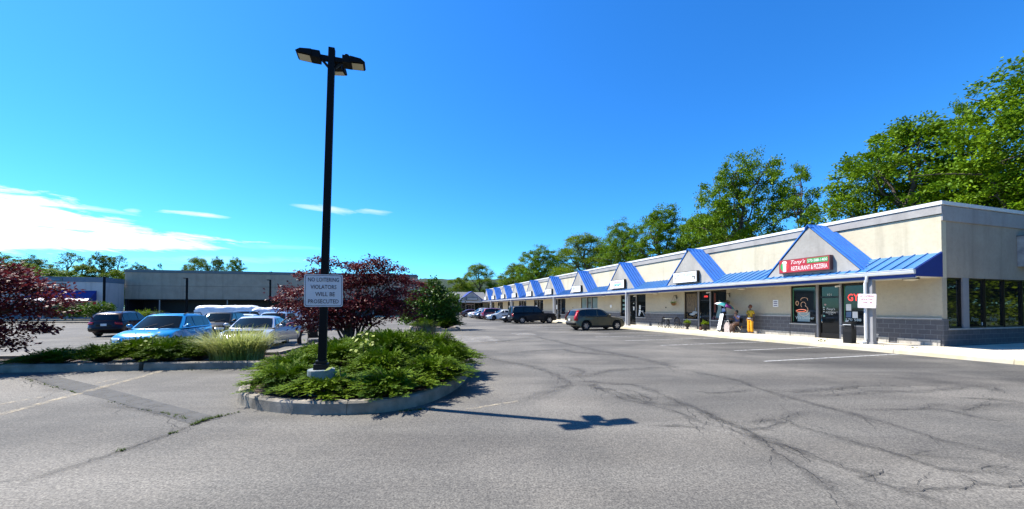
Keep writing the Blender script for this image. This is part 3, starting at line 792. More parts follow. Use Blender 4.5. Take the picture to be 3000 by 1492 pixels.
for k,(a_,b_) in enumerate(cuts[:4]):
    wn=[c for c in kids(row) if c.name.startswith('window') and c.data and abs(min(v.co.y for v in c.data.vertices)-a_)<.01 and max(v.co.y for v in c.data.vertices)<0 and max(v.co.x for v in c.data.vertices)<.5]
    tx=('Gyros','Pizza','Pasta','Dinners')[k]
    me=text_mesh('window_lettering',tx,.5,.17,M('pale_letter',(.16,.24,.23),.5),shear=.15)
    for v in me.vertices: v.co=(v.co.y+.097,-v.co.x,v.co.z)
    o=link('window_lettering',me,wn[0] if wn else row); o.location=(0,(a_+b_)/2,1.22)
mb=MB(); mb.box(.09,.097,-3.0,-2.86,.95,1.09); 
mb.build('window_notice',paper,row)
# second shop: dress, flowers and a red sign behind the glass; third shop: papers
w1,dr,w2,a,b=shopw[1]
mid=(a+b)/2
mb=MB(); mb.lathe([(.34,.98),(.27,1.25),(.14,1.62),(.16,1.85),(.17,2.0),(.12,2.06),(.06,2.1),(.06,2.2),(.0,2.2)],16,(a+.62,-.06,0)); 
for i,v in enumerate(mb.v): mb.v[i]=(v[0],-.092+(v[1]+.06)*.12+.03,v[2])
mb.build('dress_display',M('teal_dress',(.17,.27,.27),.8,var=.2),w1)
mb=MB(); mb.box(a+.98,a+1.12,-.098,-.09,1.4,2.7); mb.build('red_drape',M('red_drape',(.16,.035,.02),.8,var=.4,scale=9),w1)
mb=MB()
for k in range(60): 
    x=a+random.uniform(.12,1.2); z=.9+abs(random.gauss(0,.13)); mb.ball((x,-.07+random.uniform(0,.05),z),random.uniform(.02,.045),6)
mb.build('flower_display',M('window_flowers',(.16,.05,.14),.8,col2=(.12,.10,.03),scale=12),w1)
mb=MB(); mb.box(b-1.18,b-.12,-.098,-.09,1.35,2.75); mb.build('shelf_backdrop',M('tan_backdrop',(.20,.14,.08),.8,col2=(.05,.04,.03),scale=5,stretch=(6,1,1)),w2)
mb=MB()
for k in range(24): mb.ball((b-.15-random.uniform(0,1.0),-.06+random.uniform(0,.05),.92+abs(random.gauss(0,.12))),random.uniform(.025,.06),6)
mb.build('orange_flower_display',M('window_flowers_orange',(.22,.09,.03),.8,col2=(.06,.06,.02),scale=9),w2)
mb=MB(); mb.ball((b-1.0,-.05,1.35),(.26,.04,.10),10); mb.ball((b-.75,-.05,1.22),(.30,.04,.09),10); mb.ball((b-1.08,-.05,1.60),(.03,.03,.12),8); mb.build('white_display',M('white_display',(.40,.42,.42),.7,var=.3),w2)
mb=MB(); mb.box(mid-.28,mid+.14,-.135,-.11,2.40,2.60); op=mb.build('open_sign',M('open_sign_case',(.05,.005,.005),.4),dr)
text('open_lettering','OPEN',.32,.11,neonred,op,(mid-.07,-.107,2.5),flip=True,bold=.004)
w1,dr,w2,a,b=shopw[2]
teal=M('teal_letter',(.25,.42,.40),.5)
for k,(z,sx,tt) in enumerate(((2.35,.7,'TEXT'),(1.95,.75,'OPEN'),(1.6,.62,'TUE'))):
    pass
for z in (2.4,1.98,1.62):
    mb=MB()
    for j in range(5):
        x=b-.28-j*.17; mb.box(x-.055,x+.055,-.097,-.093,z-.12,z+.12*random.uniform(.6,1))
    mb.build('window_panel',teal,w2)
for x,z,w,h in ((a+.95,1.75,.22,.36),(a+.98,1.35,.26,.34),(a+1.05,1.12,.2,.3)):
    mb=MB(); mb.box(x-w/2,x+w/2,-.098,-.093,z-h/2,z+h/2); mb.build('notice',paper,w1)
mb=MB(); mb.tube([(a+.2,-.06,.95),(a+.45,-.06,1.3),(a+.75,-.06,1.42)],.035,6); mb.ball((a+.5,-.06,1.4),(.1,.04,.06),8); mb.build('white_display',M('white_display_b',(.45,.46,.47),.6),w1)
mb=MB(); mb.box((a+b)/2-.09,(a+b)/2+.09,-.138,-.133,1.48,1.80); mb.box((a+b)/2-.05,(a+b)/2+.05,-.138,-.133,2.05,2.15); mb.build('door_notice',paper,dr)
for i in range(4,10):
    w1,dr,w2,a,b=shopw[i]
    mb=MB(); mb.box(b-1.1,b-.5,-.098,-.092,1.5+.2*(i%2),2.1); mb.build('notice',paper if i!=6 else M('purple_poster',(.12,.03,.45),.5),w2)

# ------------------------------------------------------------------ box signs on the gables (things of their own)
def box_sign(s,z,w,h,label,face='white',frame='frame',d=GD+.01,dep=.22,name='shop_sign'):
    o=thing(name,W(s,d,z),ROT_SIGN,label,'sign','box signs on the shop gables')
    mb=MB(); mb.box(-w/2,w/2,-dep,0,-h/2,h/2); mb.build('cabinet',MAT[frame],o,bevel=.008)
    mb=MB(); mb.box(-w/2+.035,w/2-.035,-dep-.008,-dep+.002,-h/2+.035,h/2-.035); mb.build('face',MAT[face],o)
    return o,-dep-.008
sg,f=box_sign(4.38,3.84,2.48,.70,'red restaurant and pizzeria sign with white and green lettering and a chef emblem','signred','brownframe')
whiteL=M('white_letter',(.78,.76,.72),.5,var=.02)
text('lettering','RESTAURANT & PIZZERIA',1.72,.22,whiteL,sg,(.28,f,-.14),bold=.004)
text('lettering',"Tony's",.72,.26,whiteL,sg,(-.24,f,.16),shear=.35,bold=.0)
mb=MB(); mb.box(.20,1.17,f-.004,f,.055,.285); mb.build('number_panel',MAT['signgreen'],sg)
text('lettering','570-588-1400',.90,.14,whiteL,sg,(.685,f-.005,.17),bold=.006)
mb=MB()
def disc(mb,c,r0,r1,a0,a1,y,n=20):
    vs=[(c[0],y,c[1])]+[(c[0]+r0*math.cos(a0+(a1-a0)*i/n),y,c[1]+r1*math.sin(a0+(a1-a0)*i/n)) for i in range(n+1)]
    mb.add(vs,[(0,i,i+1) for i in range(1,n+1)])
disc(mb,(-.93,0),.23,.25,PI/2,3*PI/2,f-.003); mb.build('emblem',MAT['signgreen'],sg,fix=False)
mb=MB(); disc(mb,(-.93,0),.23,.25,-PI/2,PI/2,f-.003); mb.build('emblem',M('bright_red',(.6,.03,.03),.5),sg,fix=False)
mb=MB(); mb.box(-1.02,-.85,f-.008,f-.004,-.27,.06); mb.ball((-.935,f-.006,.08),(.10,.003,.07),10); mb.ball((-.935,f-.006,.2),(.13,.003,.09),12); mb.build('chef_figure',whiteL,sg)
sg,f=box_sign(12.55,3.84,2.3,.78,'white sign reading Sew Otter Designs with a small sewing machine mark')
gl=M('grey_green_letter',(.16,.24,.22),.6); dk=M('dark_letter',(.06,.07,.07),.6)
text('lettering','SEW OTTER DESIGNS',1.62,.19,gl,sg,(0,f,.17))
mb=MB(); mb.box(.72,.98,f-.003,f,-.03,.04); mb.box(.90,.98,f-.003,f,-.20,-.03); mb.box(.70,.76,f-.003,f,-.10,-.03); mb.box(.78,.90,f-.003,f,-.22,-.20); mb.build('machine_mark',dk,sg)
mb=MB(); mb.add([(-.95,f-.003,.0),(-.84,f-.003,.0),(-.895,f-.003,-.15)],[(0,1,2)])
for x in (-.62,-.52,-.12,-.02,.1,.46): mb.box(x-.05,x+.05,f-.003,f,-.18,-.15)
for x,z in ((-.55,-.06),(-.08,-.02),(.02,-.07),(.14,-.1),(.45,-.03)): mb.box(x-.03,x+.03,f-.003,f,z-.025,z+.02)
mb.build('small_lettering',gl,sg,fix=False)
sg,f=box_sign(21.1,3.84,2.3,.80,'white sign with faded pink script above a turquoise swash')
mb=MB(); pk=M('pink_script',(.62,.20,.36),.6); tq=M('turquoise_script',(.12,.55,.58),.6)
for k in range(9): mb.tube([(-.8+k*.17,f-.003,.12+.05*math.sin(k*2.1)),(-.74+k*.17,f-.003,.27-.03*(k%3)),(-.70+k*.17,f-.003,.10)],.018,4)
mb.build('lettering',pk,sg)
mb=MB(); mb.tube([(-.75+i*.08,f-.003,-.08+.05*math.sin(i*.9)) for i in range(21)],[.012+.03*math.sin(PI*i/20) for i in range(21)],5)
for k in range(8): mb.box(-.4+k*.15,-.3+k*.15,f-.003,f,-.06,.05)
mb.build('lettering',tq,sg)
mb=MB(); mb.box(-.52,-.34,f-.003,f,-.32,-.2); mb.build('lettering',pk,sg)
blu=M('dark_blue_letter',(.03,.08,.14),.6)
def scribble(o,f,cols,w,h,z,n,seed):
    r=random.Random(seed); mb=MB(); step=w/n
    for k in range(n):
        if k==n//2: continue
        x=-w/2+step*(k+.5); q=step*.36
        t=r.choice('SDUI')
        if t in 'SDU': mb.box(x-q,x-q+.03,f-.003,f,z-h/2,z+h/2)
        if t in 'DS': mb.box(x-q+.03,x+q,f-.003,f,z+h/2-.04,z+h/2)
        if t in 'DSU': mb.box(x-q+.03,x+q,f-.003,f,z-h/2,z-h/2+.04)
        if t in 'DU': mb.box(x+q-.03,x+q,f-.003,f,z-h/2+.04,z+h/2-.04)
        if t=='I': mb.box(x-.02,x+.02,f-.003,f,z-h/2,z+h/2)
    mb.build('lettering',cols,o)
labs=['white sign with one row of dark letters above the olive SUV','white sign with one row of dark letters over the black SUV hood',
 'small pale sign on fifth gable counted from the far end','small pale sign on fourth gable counted from the far end','small pale sign on third gable counted from the far end',
 'small pale sign on second gable counted from the far end','small pale sign on farthest gable next to the grey roofed building']
for i in range(3,10):
    sg,f=box_sign(gab[i]+.1,3.80,2.2,.72,labs[i-3])
    scribble(sg,f,blu,1.7,.24,.08,9,i)
# sign on the end wall, cut by the frame edge
o=thing('wall_sign',(CX-.02*U[0]-0+5.35*V[0],CY+5.35*V[1],4.2),ROT_SD-PI/2+PI,'worn white box sign with red face on the shaded end wall','sign')
o.rotation_euler=(0,0,math.atan2(V[1],V[0]))
mb=MB(); mb.box(0,2.6,-.30,0,-.68,.66); mb.build('cabinet',M('worn_white_cabinet',(.42,.42,.40),.6,col2=(.22,.22,.22),scale=3,detail=8),o,bevel=.01)
mb=MB(); mb.box(.05,2.55,-.306,-.298,-.62,.60); mb.build('face',MAT['signred'],o)
mb=MB(); mb.box(.05,.62,-.311,-.305,-.30,.28); mb.build('panel',MAT['signgreen'],o)
mb=MB(); mb.box(-.03,2.63,-.32,.0,.66,.70); mb.build('cap',MAT['storeband'],o)

def loitering(o,w,h,ink,face,faded=False):
    mb=MB(); r=.035; pts=[]
    for cx_,cz_,a0 in ((w/2-r,h/2-r,0),(-w/2+r,h/2-r,PI/2),(-w/2+r,-h/2+r,PI),(w/2-r,-h/2+r,1.5*PI)):
        for k in range(5): a=a0+PI/2*k/4; pts.append((cx_+r*math.cos(a),cz_+r*math.sin(a)))
    mb.prism(pts,-.006,0,'y'); mb.build('panel',face,o)
    mb=MB(); b=.016; t=.008
    for k in range(20):
        p,q=pts[k],pts[(k+1)%20]
        def ins(p,b): return (p[0]*(1-2*b/w),p[1]*(1-2*b/h))
        A,B,C,D_=ins(p,b),ins(q,b),ins(q,b+t),ins(p,b+t)
        mb.add([(A[0],-.0075,A[1]),(B[0],-.0075,B[1]),(C[0],-.0075,C[1]),(D_[0],-.0075,D_[1])],[(0,1,2,3)])
    mb.build('border',ink,o,fix=False)
    for k,(t_,fw) in enumerate((('NO LOITERING',.80),('VIOLATORS',.67),('WILL BE',.51),('PROSECUTED',.79))):
        if faded and k==3: text('lettering',t_,w*.75,h*.05,ink,o,(0,-.0075,h*(-.335))); continue
        text('lettering',t_,w*fw,h*.125,ink,o,(w*(.04 if k==2 else 0),-.0075,h*(.335-.223*k)),bold=.004)

# ------------------------------------------------------------------ lamp post on the island
PX,PY=-3.525,7.15
lp=thing('lamp_post',(PX,PY,.11),math.atan2(V[1],V[0]),'tall black three headed lamp post on a concrete footing in the front bed','lamp post')
lean=.0215
LH=6.47
mb=MB(); a=.062; mb.prism([(-a,-a),(a,-a),(a,a),(-a,a)],.52,LH,'z')
mb.v=[(v[0]*(1.12-.22*v[2]/LH)+lean*v[2],v[1]*(1.12-.22*v[2]/LH),v[2]) for v in mb.v]
mb.build('pole',MAT['lamppole'],lp,bevel=.01)
mb=MB(); mb.box(-.12,.12,-.12,.12,.44,.56); mb.box(-.09,.09,-.09,.09,.56,.62); mb.build('base_cover',MAT['black'],lp,bevel=.01)
mb=MB(); mb.prism([(.235*math.cos(2*PI*k/20),.235*math.sin(2*PI*k/20)) for k in range(20)],0,.46,'z')
mb.build('footing',M('painted_footing',(.30,.30,.28),.9,col2=(.11,.17,.20),scale=7,detail=8),lp,bevel=.02)
zt=LH-.20; xo=lean*LH
def head(ang,nm='lamp_head',rk=.86):
    c,s_=math.cos(ang),math.sin(ang)
    rot=Matrix.Rotation(ang,3,'Z')
    mb=MB(); mb.box(.05,.24,-.035,.035,zt-.05,zt+.04); mb.box(.22,.40,-.115,.115,zt-.075,zt+.06); mb.prism([(.38,zt-.06),(.66,zt-.045),(.69,zt-.02),(.60,zt+.035),(.38,zt+.055)],-.135,.135,'y')
    mb.v=[tuple(rot@Vector((v[0]*rk,v[1],v[2]))+Vector((xo,0,0))) for v in mb.v]
    h=mb.build(nm,MAT['lamppole'],lp,bevel=.008)
    mb=MB(); mb.add([(.415,-.105,zt-.0645),(.645,-.105,zt-.053),(.645,.105,zt-.053),(.415,.105,zt-.0645)],[(0,1,2,3)])
    mb.v=[tuple(rot@Vector((v[0]*rk,v[1],v[2]))+Vector((xo,0,-.004))) for v in mb.v]
    mb.build('lens',MAT['lens'],h,fix=False)
    mb=MB(); mb.tube([Vector((.06,0,zt-.16)),Vector((.16,0,zt-.05))],.025,6); mb.v=[tuple(rot@Vector(v)+Vector((xo,0,0))) for v in mb.v]; mb.build('arm_brace',MAT['black'],h)
head(0); head(PI); head(PI/2-.22,rk=.66)
mb=MB(); mb.tube([(xo+.26,.0,zt+.03),(xo+.26,0,zt+.13)],.04,8); mb.build('photocell',MAT['black'],lp)
ls=thing('warning_sign',(PX+lean*1.75-.0*V[0]-.085*(-U[0])+.0,PY-.085*.955,2.02),math.atan2(V[1],V[0]),'white No Loitering sign with black letters on the tall lamp post','sign')
ls.location=(PX+V[0]*lean*2+.088*(-U[0]),PY+V[1]*lean*2+.088*(-U[1]),2.015)
loitering(ls,.645,.595,MAT['signletter'],MAT['signwhite'])
mb=MB(); mb.box(-.05,.05,.0,.02,-.22,-.18); mb.box(-.05,.05,.0,.02,.18,.22); mb.build('bracket',MAT['black'],ls)
ps=thing('warning_sign',W(1.48,CD+.175,1.99),ROT_SIGN,'sun bleached No Loitering sign with red letters on the shop column','sign')
ps.rotation_euler=(0,R(2.0),ROT_SIGN+R(8))
loitering(ps,.62,.60,MAT['fadedred'],MAT['white'],True)

# ------------------------------------------------------------------ pavement furniture
t=thing('litter_bin',W(2.12,1.95,.15),ROT_SIGN,'black litter bin with a hooded top beside the white downspout','bin')
mb=MB(); mb.prism([(-.25,0),(.25,0),(.27,.62),(-.27,.62)],-.26,.26); mb.build('body',MAT['plastic'],t,bevel=.015)
mb=MB(); mb.box(-.22,.22,-.275,-.258,.08,.5); mb.build('side_panel',MAT['black'],t,bevel=.005)
mb=MB(); 
for x in (-.26,.22): 
    for y in (-.26,.22): mb.box(x,x+.04,y,y+.04,.62,.86)
mb.box(-.27,.27,-.27,.27,.84,.93); mb.box(-.2,.2,-.2,.2,.62,.80); mb.build('hood',MAT['plastic'],t,bevel=.012)
mb=MB(); mb.box(-.24,.24,-.275,-.262,.80,.82); mb.build('rim_plate',MAT['gutter'],t)
t.scale=(.66,.60,1.0)
t=thing('bucket',W(1.72,1.12,.15),0,'white lidded bucket standing behind the black litter bin','bucket')
mb=MB(); mb.lathe([(0,0),(.14,0),(.165,.38),(.175,.38),(.175,.41),(0,.42)],18); mb.build('body',M('bucket_plastic',(.5,.5,.49),.5),t,smooth=40)
mb=MB(); mb.lathe([(.153,.10),(.164,.27)],18); mb.build('label',M('bucket_label',(.05,.05,.06),.5),t)
# bistro set
def chair(loc,rz,label):
    t=thing('bistro_chair',loc,rz,label,'chair','bistro chairs outside the second shop')
    mb=MB(); mb.lathe([(0,.44),(.2,.44),(.21,.455),(.2,.47),(0,.47)],16); mb.build('seat',MAT['black'],t,smooth=40)
    for x,y in ((-.15,-.14),(.15,-.14),(-.15,.14),(.15,.14)):
        mb=MB(); mb.tube([(x*.9,y*.9,.45),(x*1.25,y*1.2,.28),(x*.85,y*.9,.14),(x*1.35,y*1.35,0)],.026,6); mb.build('leg',MAT['black'],t,smooth=60)
    mb=MB(); pts=[(.2*math.cos(a),.17,.62+.22*math.sin(a)) for a in [PI*k/10 for k in range(11)]]
    mb.tube([(.2,.16,.45)]+pts+[(-.2,.16,.45)],.026,6)
    for k in range(3): mb.tube([(-.09+.09*k,.165,.47),(-.12+.12*k,.17,.66),(-.07+.07*k,.17,.82-.02*abs(k-1))],.018,5)
    mb.tube([(.14*math.cos(2*PI*k/12),.17,.64+.10*math.sin(2*PI*k/12)) for k in range(13)],.010,5)
    mb.build('backrest',MAT['black'],t,smooth=60)
chair(W(15.75,.95,.15),ROT_SIGN-R(70),'black cast iron bistro chair left of the small round table')
chair(W(14.15,.75,.15),ROT_SIGN+R(80),'black cast iron bistro chair right of the table beside the flower urn')
t=thing('bistro_table',W(14.95,1.0,.15),ROT_SIGN,'small round black bistro table between the two iron chairs','table')
mb=MB(); mb.lathe([(0,.70),(.31,.70),(.32,.715),(.31,.73),(0,.73)],22); mb.build('tabletop',M('pale_tabletop',(.30,.31,.29),.5),t,smooth=40)
for k in range(3):
    a=2*PI*k/3+.3; mb=MB(); mb.tube([(.05*math.cos(a),.05*math.sin(a),.7),(.12*math.cos(a),.12*math.sin(a),.45),(.06*math.cos(a),.06*math.sin(a),.25),(.27*math.cos(a),.27*math.sin(a),0)],.032,6); mb.build('leg',MAT['black'],t,smooth=60)

# leaf quads
def leaves_np(P,Dr,Nn,L_,Wd,bend=.0):
    """rhombus leaves: base point, direction, normal -> verts, faces"""
    n=len(P); Dr=Dr/np.linalg.norm(Dr,axis=1,keepdims=True)
    Sd=np.cross(Dr,Nn); Sd/=np.linalg.norm(Sd,axis=1,keepdims=True)+1e-9
    L_=np.broadcast_to(L_,(n,))[:,None]; Wd=np.broadcast_to(Wd,(n,))[:,None]
    v=np.stack([P,P+Dr*L_*.45+Sd*Wd*.5,P+Dr*L_-Nn*L_*bend,P+Dr*L_*.45-Sd*Wd*.5],1).reshape(-1,3)
    return v,np.arange(4*n).reshape(n,4)
def rvec(n):
    v=rng.normal(size=(n,3)); return v/np.linalg.norm(v,axis=1,keepdims=True)
def puff(n,c,r,L_,Wd,up=.4):
    p=rvec(n)*(rng.random((n,1))**.4)*np.array(r)+np.array(c); d=rvec(n)+np.array((0,0,.3)); nn=rvec(n)+np.array((0,0,up*2)); nn/=np.linalg.norm(nn,axis=1,keepdims=True)
    return leaves_np(p,d,nn,rng.uniform(.7,1.2,n)*L_,rng.uniform(.7,1.2,n)*Wd)
def merge(lst):
    vs=[];fs=[];o=0
    for v,f in lst: vs.append(v); fs.append(f+o); o+=len(v)
    return np.concatenate(vs),np.concatenate(fs)

def urn(loc,label,mt):
    t=thing('flower_urn',loc,0,label,'planter','flower urns by the second shop door')
    mb=MB(); mb.lathe([(0,0),(.13,0),(.13,.03),(.06,.08),(.07,.12),(.15,.22),(.21,.38),(.23,.40),(.22,.42),(.17,.40),(0,.38)],18); mb.build('pot',MAT[mt],t,smooth=50)
    o=link('plant',raw_mesh('plant',*puff(160,(0,0,.52),(.24,.24,.14),.12,.06),MAT['leafy']),t)
urn(W(13.1,.85,.15),'dark urn of green leaves left of the second shop door','plastic')
urn(W(11.35,.95,.15),'dark urn of green leaves right of the second shop door','plastic')
def basket(loc,label,leaf):
    t=thing('hanging_basket',loc,ROT_SIGN,label,'basket','hanging baskets on the shop wall')
    mb=MB(); mb.tube([(0,.28,.62),(0,.0,.62)],.014,6); mb.tube([(0,.28,.42),(0,.10,.62)],.012,6); mb.box(-.02,.02,.27,.29,.36,.66); mb.build('bracket',MAT['black'],t)
    mb=MB(); mb.lathe([(0,-.16),(.10,-.14),(.19,-.04),(.22,.04),(.0,.05)],16); mb.build('bowl',M('coir',(.20,.10,.03),.95,var=.4,scale=20),t,smooth=50)
    mb=MB(); 
    for k in range(3): a=2*PI*k/3; mb.tube([(.2*math.cos(a),.2*math.sin(a),.04),(0,0,.60)],.005,4)
    mb.build('chain',MAT['black'],t)
    link('plant',raw_mesh('plant',*puff(90,(0,0,.09),(.2,.2,.08),.09,.05),MAT[leaf]),t)
basket(W(15.15,.31,2.02),'hanging basket with orange plants left of the second shop windows','brightleaf')
basket(W(10.2,.31,2.02),'hanging basket half hidden above the coloured umbrella','weed')
t=thing('door_stop',W(11.95,.75,.15),ROT_SIGN,'short brown wooden block by the second shop door','block')
mb=MB(); mb.box(-.07,.07,-.07,.07,0,.22); mb.box(-.075,.075,-.075,.075,.22,.24); mb.build('block',M('brown_wood',(.14,.07,.05),.8,var=.3),t,bevel=.01)
# literature cart with umbrella
t=thing('literature_cart',W(10.15,.95,.15),ROT_SIGN+R(-20),'upright black display cart with stacked white leaflets under the umbrella','display cart')
tilt=.16
mb=MB(); mb.prism([(-.02,.05),(.05,.05),(.05+tilt+.1,1.28),(-.02+tilt+.1,1.28)],-.26,.26,'x') if False else None
mb.add([(-.24,-.05,.06),(.24,-.05,.06),(.24,.22,1.3),(-.24,.22,1.3),(-.24,.03,.06),(.24,.03,.06),(.24,.30,1.3),(-.24,.30,1.3)],[(0,1,2,3),(5,4,7,6),(0,4,5,1),(3,2,6,7),(0,3,7,4),(1,5,6,2)])
mb.build('board',MAT['black'],t)
for k in range(4):
    z0=.12+k*.27; y0=-.05+.27*(z0-.06)/1.24-.012
    mb=MB(); mb.add([(-.22,y0-.02,z0),(.22,y0-.02,z0),(.22,y0+.038,z0+.24),(-.22,y0+.038,z0+.24),(-.22,y0-.005,z0),(.22,y0-.005,z0),(.22,y0+.052,z0+.24),(-.22,y0+.052,z0+.24)],[(0,1,2,3),(5,4,7,6),(0,4,5,1),(3,2,6,7),(0,3,7,4),(1,5,6,2)])
    mb.build('leaflet_panel',MAT['white'],t)
mb=MB(); mb.box(-.20,.20,.26,.30,1.28,1.50); mb.build('header_card',M('blue_card',(.30,.38,.62),.5,var=.3,scale=5),t)
for x in (-.2,.2):
    mb=MB(); mb.lathe([(0,-.02),(.11,-.02),(.12,0),(.11,.02),(0,.02)],16,(x*1.35,.12,.11),'x'); mb.build('wheel',MAT['rubber'],t,smooth=40)
mb=MB(); mb.tube([(-.2,.3,1.0),(-.2,.40,.5),(-.2,.42,.02)],.015,6); mb.tube([(.2,.3,1.0),(.2,.40,.5),(.2,.42,.02)],.015,6); mb.build('stand',MAT['black'],t)
t=thing('umbrella',W(9.85,.95,1.55),ROT_SIGN,'open umbrella with white pink teal and purple panels above the display cart','umbrella')
t.rotation_euler=Matrix.Rotation(ROT_SIGN,3,'Z').to_euler(); 
t.rotation_euler=(R(-14),R(14),ROT_SIGN)
ucol=[M('umb_white',(.75,.75,.78),.6,var=.05),M('umb_pink',(.66,.22,.48),.6,var=.05),M('umb_teal',(.02,.25,.27),.6,var=.05),M('umb_purple',(.16,.02,.18),.6,var=.05)]
for k in range(8):
    a0,a1=2*PI*k/8,2*PI*(k+1)/8; mb=MB(); prof=[(0,.50),(.16,.485),(.34,.42),(.50,.33),(.62,.22)]
    vs=[]
    for r,h in prof:
        for j in range(5):
            a=a0+(a1-a0)*j/4; sc_=1-.06*math.sin(PI*j/4)*(r/.62); vs.append((r*sc_*math.cos(a),r*sc_*math.sin(a),h+.02*math.sin(PI*j/4)*(r/.62)))
    mb.add(vs,[(i*5+j,i*5+j+1,(i+1)*5+j+1,(i+1)*5+j) for i in range(4) for j in range(4)])
    o=mb.build('canopy_panel',ucol[(2,1,3,0,1,0,2,3)[k]],t,smooth=60)
    md=o.modifiers.new('thick','SOLIDIFY'); md.thickness=.004
mb=MB(); mb.tube([(0,0,-.35),(0,0,.55)],.008,6); mb.build('shaft',MAT['chrome'],t)
mb=MB(); 
for k in range(8): a=2*PI*k/8; mb.tube([(0,0,.47),(.34*math.cos(a),.34*math.sin(a),.40),(.6*math.cos(a),.6*math.sin(a),.215)],.004,4)
mb.build('ribs',MAT['black'],t)
t=thing('wall_notice',W(7.05,.01,1.95),ROT_SIGN,'small white notice with dark lines on the wall above the yellow dressed person','notice')
mb=MB(); mb.box(-.16,.16,-.02,0,-.2,.2); mb.build('panel',MAT['white'],t,bevel=.02)
mb=MB(); 
for z in (.1,.0,-.12): mb.box(-.11,.11,-.024,-.02,z-.025,z+.025)
mb.build('lettering',M('notice_ink',(.12,.10,.2),.6),t)

# ------------------------------------------------------------------ people
def skin_mesh(name,joints,edges,mat,parent,root=0,levels=2):
    me=bpy.data.meshes.new(name); me.from_pydata([j[:3] for j in joints],edges,[])
    o=bpy.data.objects.new(name,me); COL.objects.link(o)
    o.modifiers.new('skin','SKIN'); 
    sv_=me.skin_vertices[0].data
    for i,j in enumerate(joints):
        r=j[3]; sv_[i].radius=(r,r) if not hasattr(r,'__len__') else r
    sv_[root].use_root=True
    ss=o.modifiers.new('sub','SUBSURF'); ss.levels=levels; ss.render_levels=levels
    dg=bpy.context.evaluated_depsgraph_get(); dg.update()
    m2=bpy.data.meshes.new_from_object(o.evaluated_get(dg)); bpy.data.objects.remove(o)
    m2.materials.clear(); m2.materials.append(mat); m2.name=name
    m2.polygons.foreach_set('use_smooth',[True]*len(m2.polygons))
    return link(name,m2,parent)
def hand_joints(J,E,w,d,side,curl=.35):
    """adds five finger chains at wrist index w along direction d"""
    p=Vector(J[w][:3]); d=Vector(d).normalized(); s_=d.cross(Vector((0,0,1)) if abs(d.z)<.8 else Vector((0,1,0))).normalized()*side; n=d.cross(s_)
    J.append((*(p+d*.05),.024)); palm=len(J)-1; E.append((w,palm))
    for k,(off,l) in enumerate(((-.030,.065),(-.010,.075),(.010,.07),(.030,.055))):
        b=p+d*.085+s_*off; m=b+d*l*.55+n*l*curl*.3; t_=m+d*l*.4+n*l*curl*.6
        i=len(J); J += [(*b,.010),(*m,.009),(*t_,.008)]; E += [(palm,i),(i,i+1),(i+1,i+2)]
    b=p+d*.03-s_*.035; m=b+d*.03-s_*.02; i=len(J); J += [(*b,.011),(*m,.009)]; E += [(palm,i),(i,i+1)]
def head_mesh(skin,parent,c,turn=0.0,hair=None,hairmat=None,curly=True):
    mb=MB(); mb.ball((0,0,0),(.075,.095,.115),18)
    vs=[]
    for v in mb.v:
        x,y,z=v
        if z<-.02: k=1+(z+.02)*2.2; x*=k
        if y<-.06 and abs(x)<.02 and -.035<z<.02: y-=.022*(1-abs(x)/.02)
        if y<-.05 and .008<z<.035 and .015<abs(x)<.05: y+=.008
        if y<-.05 and -.062<z<-.045 and abs(x)<.03: y-=.006
        vs.append((x,y,z))
    mb.v=vs
    mb.ball((-.078,.0,-.005),(.012,.02,.03),8); mb.ball((.078,.0,-.005),(.012,.02,.03),8)
    M_=Matrix.Translation(c)@Matrix.Rotation(turn,4,'Z')
    mb.v=[tuple(M_@Vector(v)) for v in mb.v]
    hd=mb.build('head',skin,parent,smooth=70)
    mb=MB()
    for sx in (-1,1): mb.ball((sx*.030,-.083,.018),(.011,.006,.007),8)
    mb.box(-.022,.022,-.088,-.083,-.056,-.050)
    mb.v=[tuple(M_@Vector(v)) for v in mb.v]; mb.build('eyes_and_mouth',M('eye_dark',(.02,.012,.012),.3),hd)
    if hairmat:
        mb=MB(); mb.ball((0,.022,.03),(.098,.10,.108),16)
        mb.v=[(x,max(y,-.06+ (0 if z>.06 else .06)),z) for x,y,z in mb.v]
        if curly: mb.v=[(x*(1+random.uniform(-.10,.14)),y*(1+random.uniform(-.08,.12)),z*(1+random.uniform(-.1,.12))) for x,y,z in mb.v]
        mb.v=[tuple(M_@Vector(v)) for v in mb.v]; mb.build('hair',hairmat,parent,smooth=70)
skinD=M('brown_skin',(.13,.065,.04),.55,var=.1); 
# standing in yellow, seen from the car park, leaning near the wall and looking left (local -y faces the lot)
t=thing('person',W(8.30,.50,.15),ROT_SIGN,'person in yellow top and orange yellow trousers coloured sunlit bright standing by the wall','person')
J=[(0,.02,.86,.10),(0,.02,1.02,.11),(0,.02,1.20,.115),(0,.03,1.35,.085),(0,.01,1.44,.05),(0,-.005,1.50,.045),
   (-.16,.03,1.34,.055),(-.235,.04,1.10,.045),(-.22,-.03,.88,.036),(.16,.03,1.34,.055),(.24,.05,1.10,.045),(.23,-.01,.88,.036)]
E=[(0,1),(1,2),(2,3),(3,4),(4,5),(3,6),(6,7),(7,8),(3,9),(9,10),(10,11)]
for sx in (-1,1):
    i=len(J); J += [(sx*.085,.02,.80,.085),(sx*.095,.0,.46,.06),(sx*.10,.04,.09,.042),(sx*.105,-.09,.035,.035)]; E += [(0,i),(i,i+1),(i+1,i+2),(i+2,i+3)]
hand_joints(J,E,8,(.1,-.1,-1),1); hand_joints(J,E,11,(-.1,-.1,-1),-1)
skin_mesh('body',J,E,skinD,t)
head_mesh(skinD,t,(0,-.01,1.60),R(-50),True,M('auburn_hair',(.16,.05,.025),.8,var=.3,scale=20))
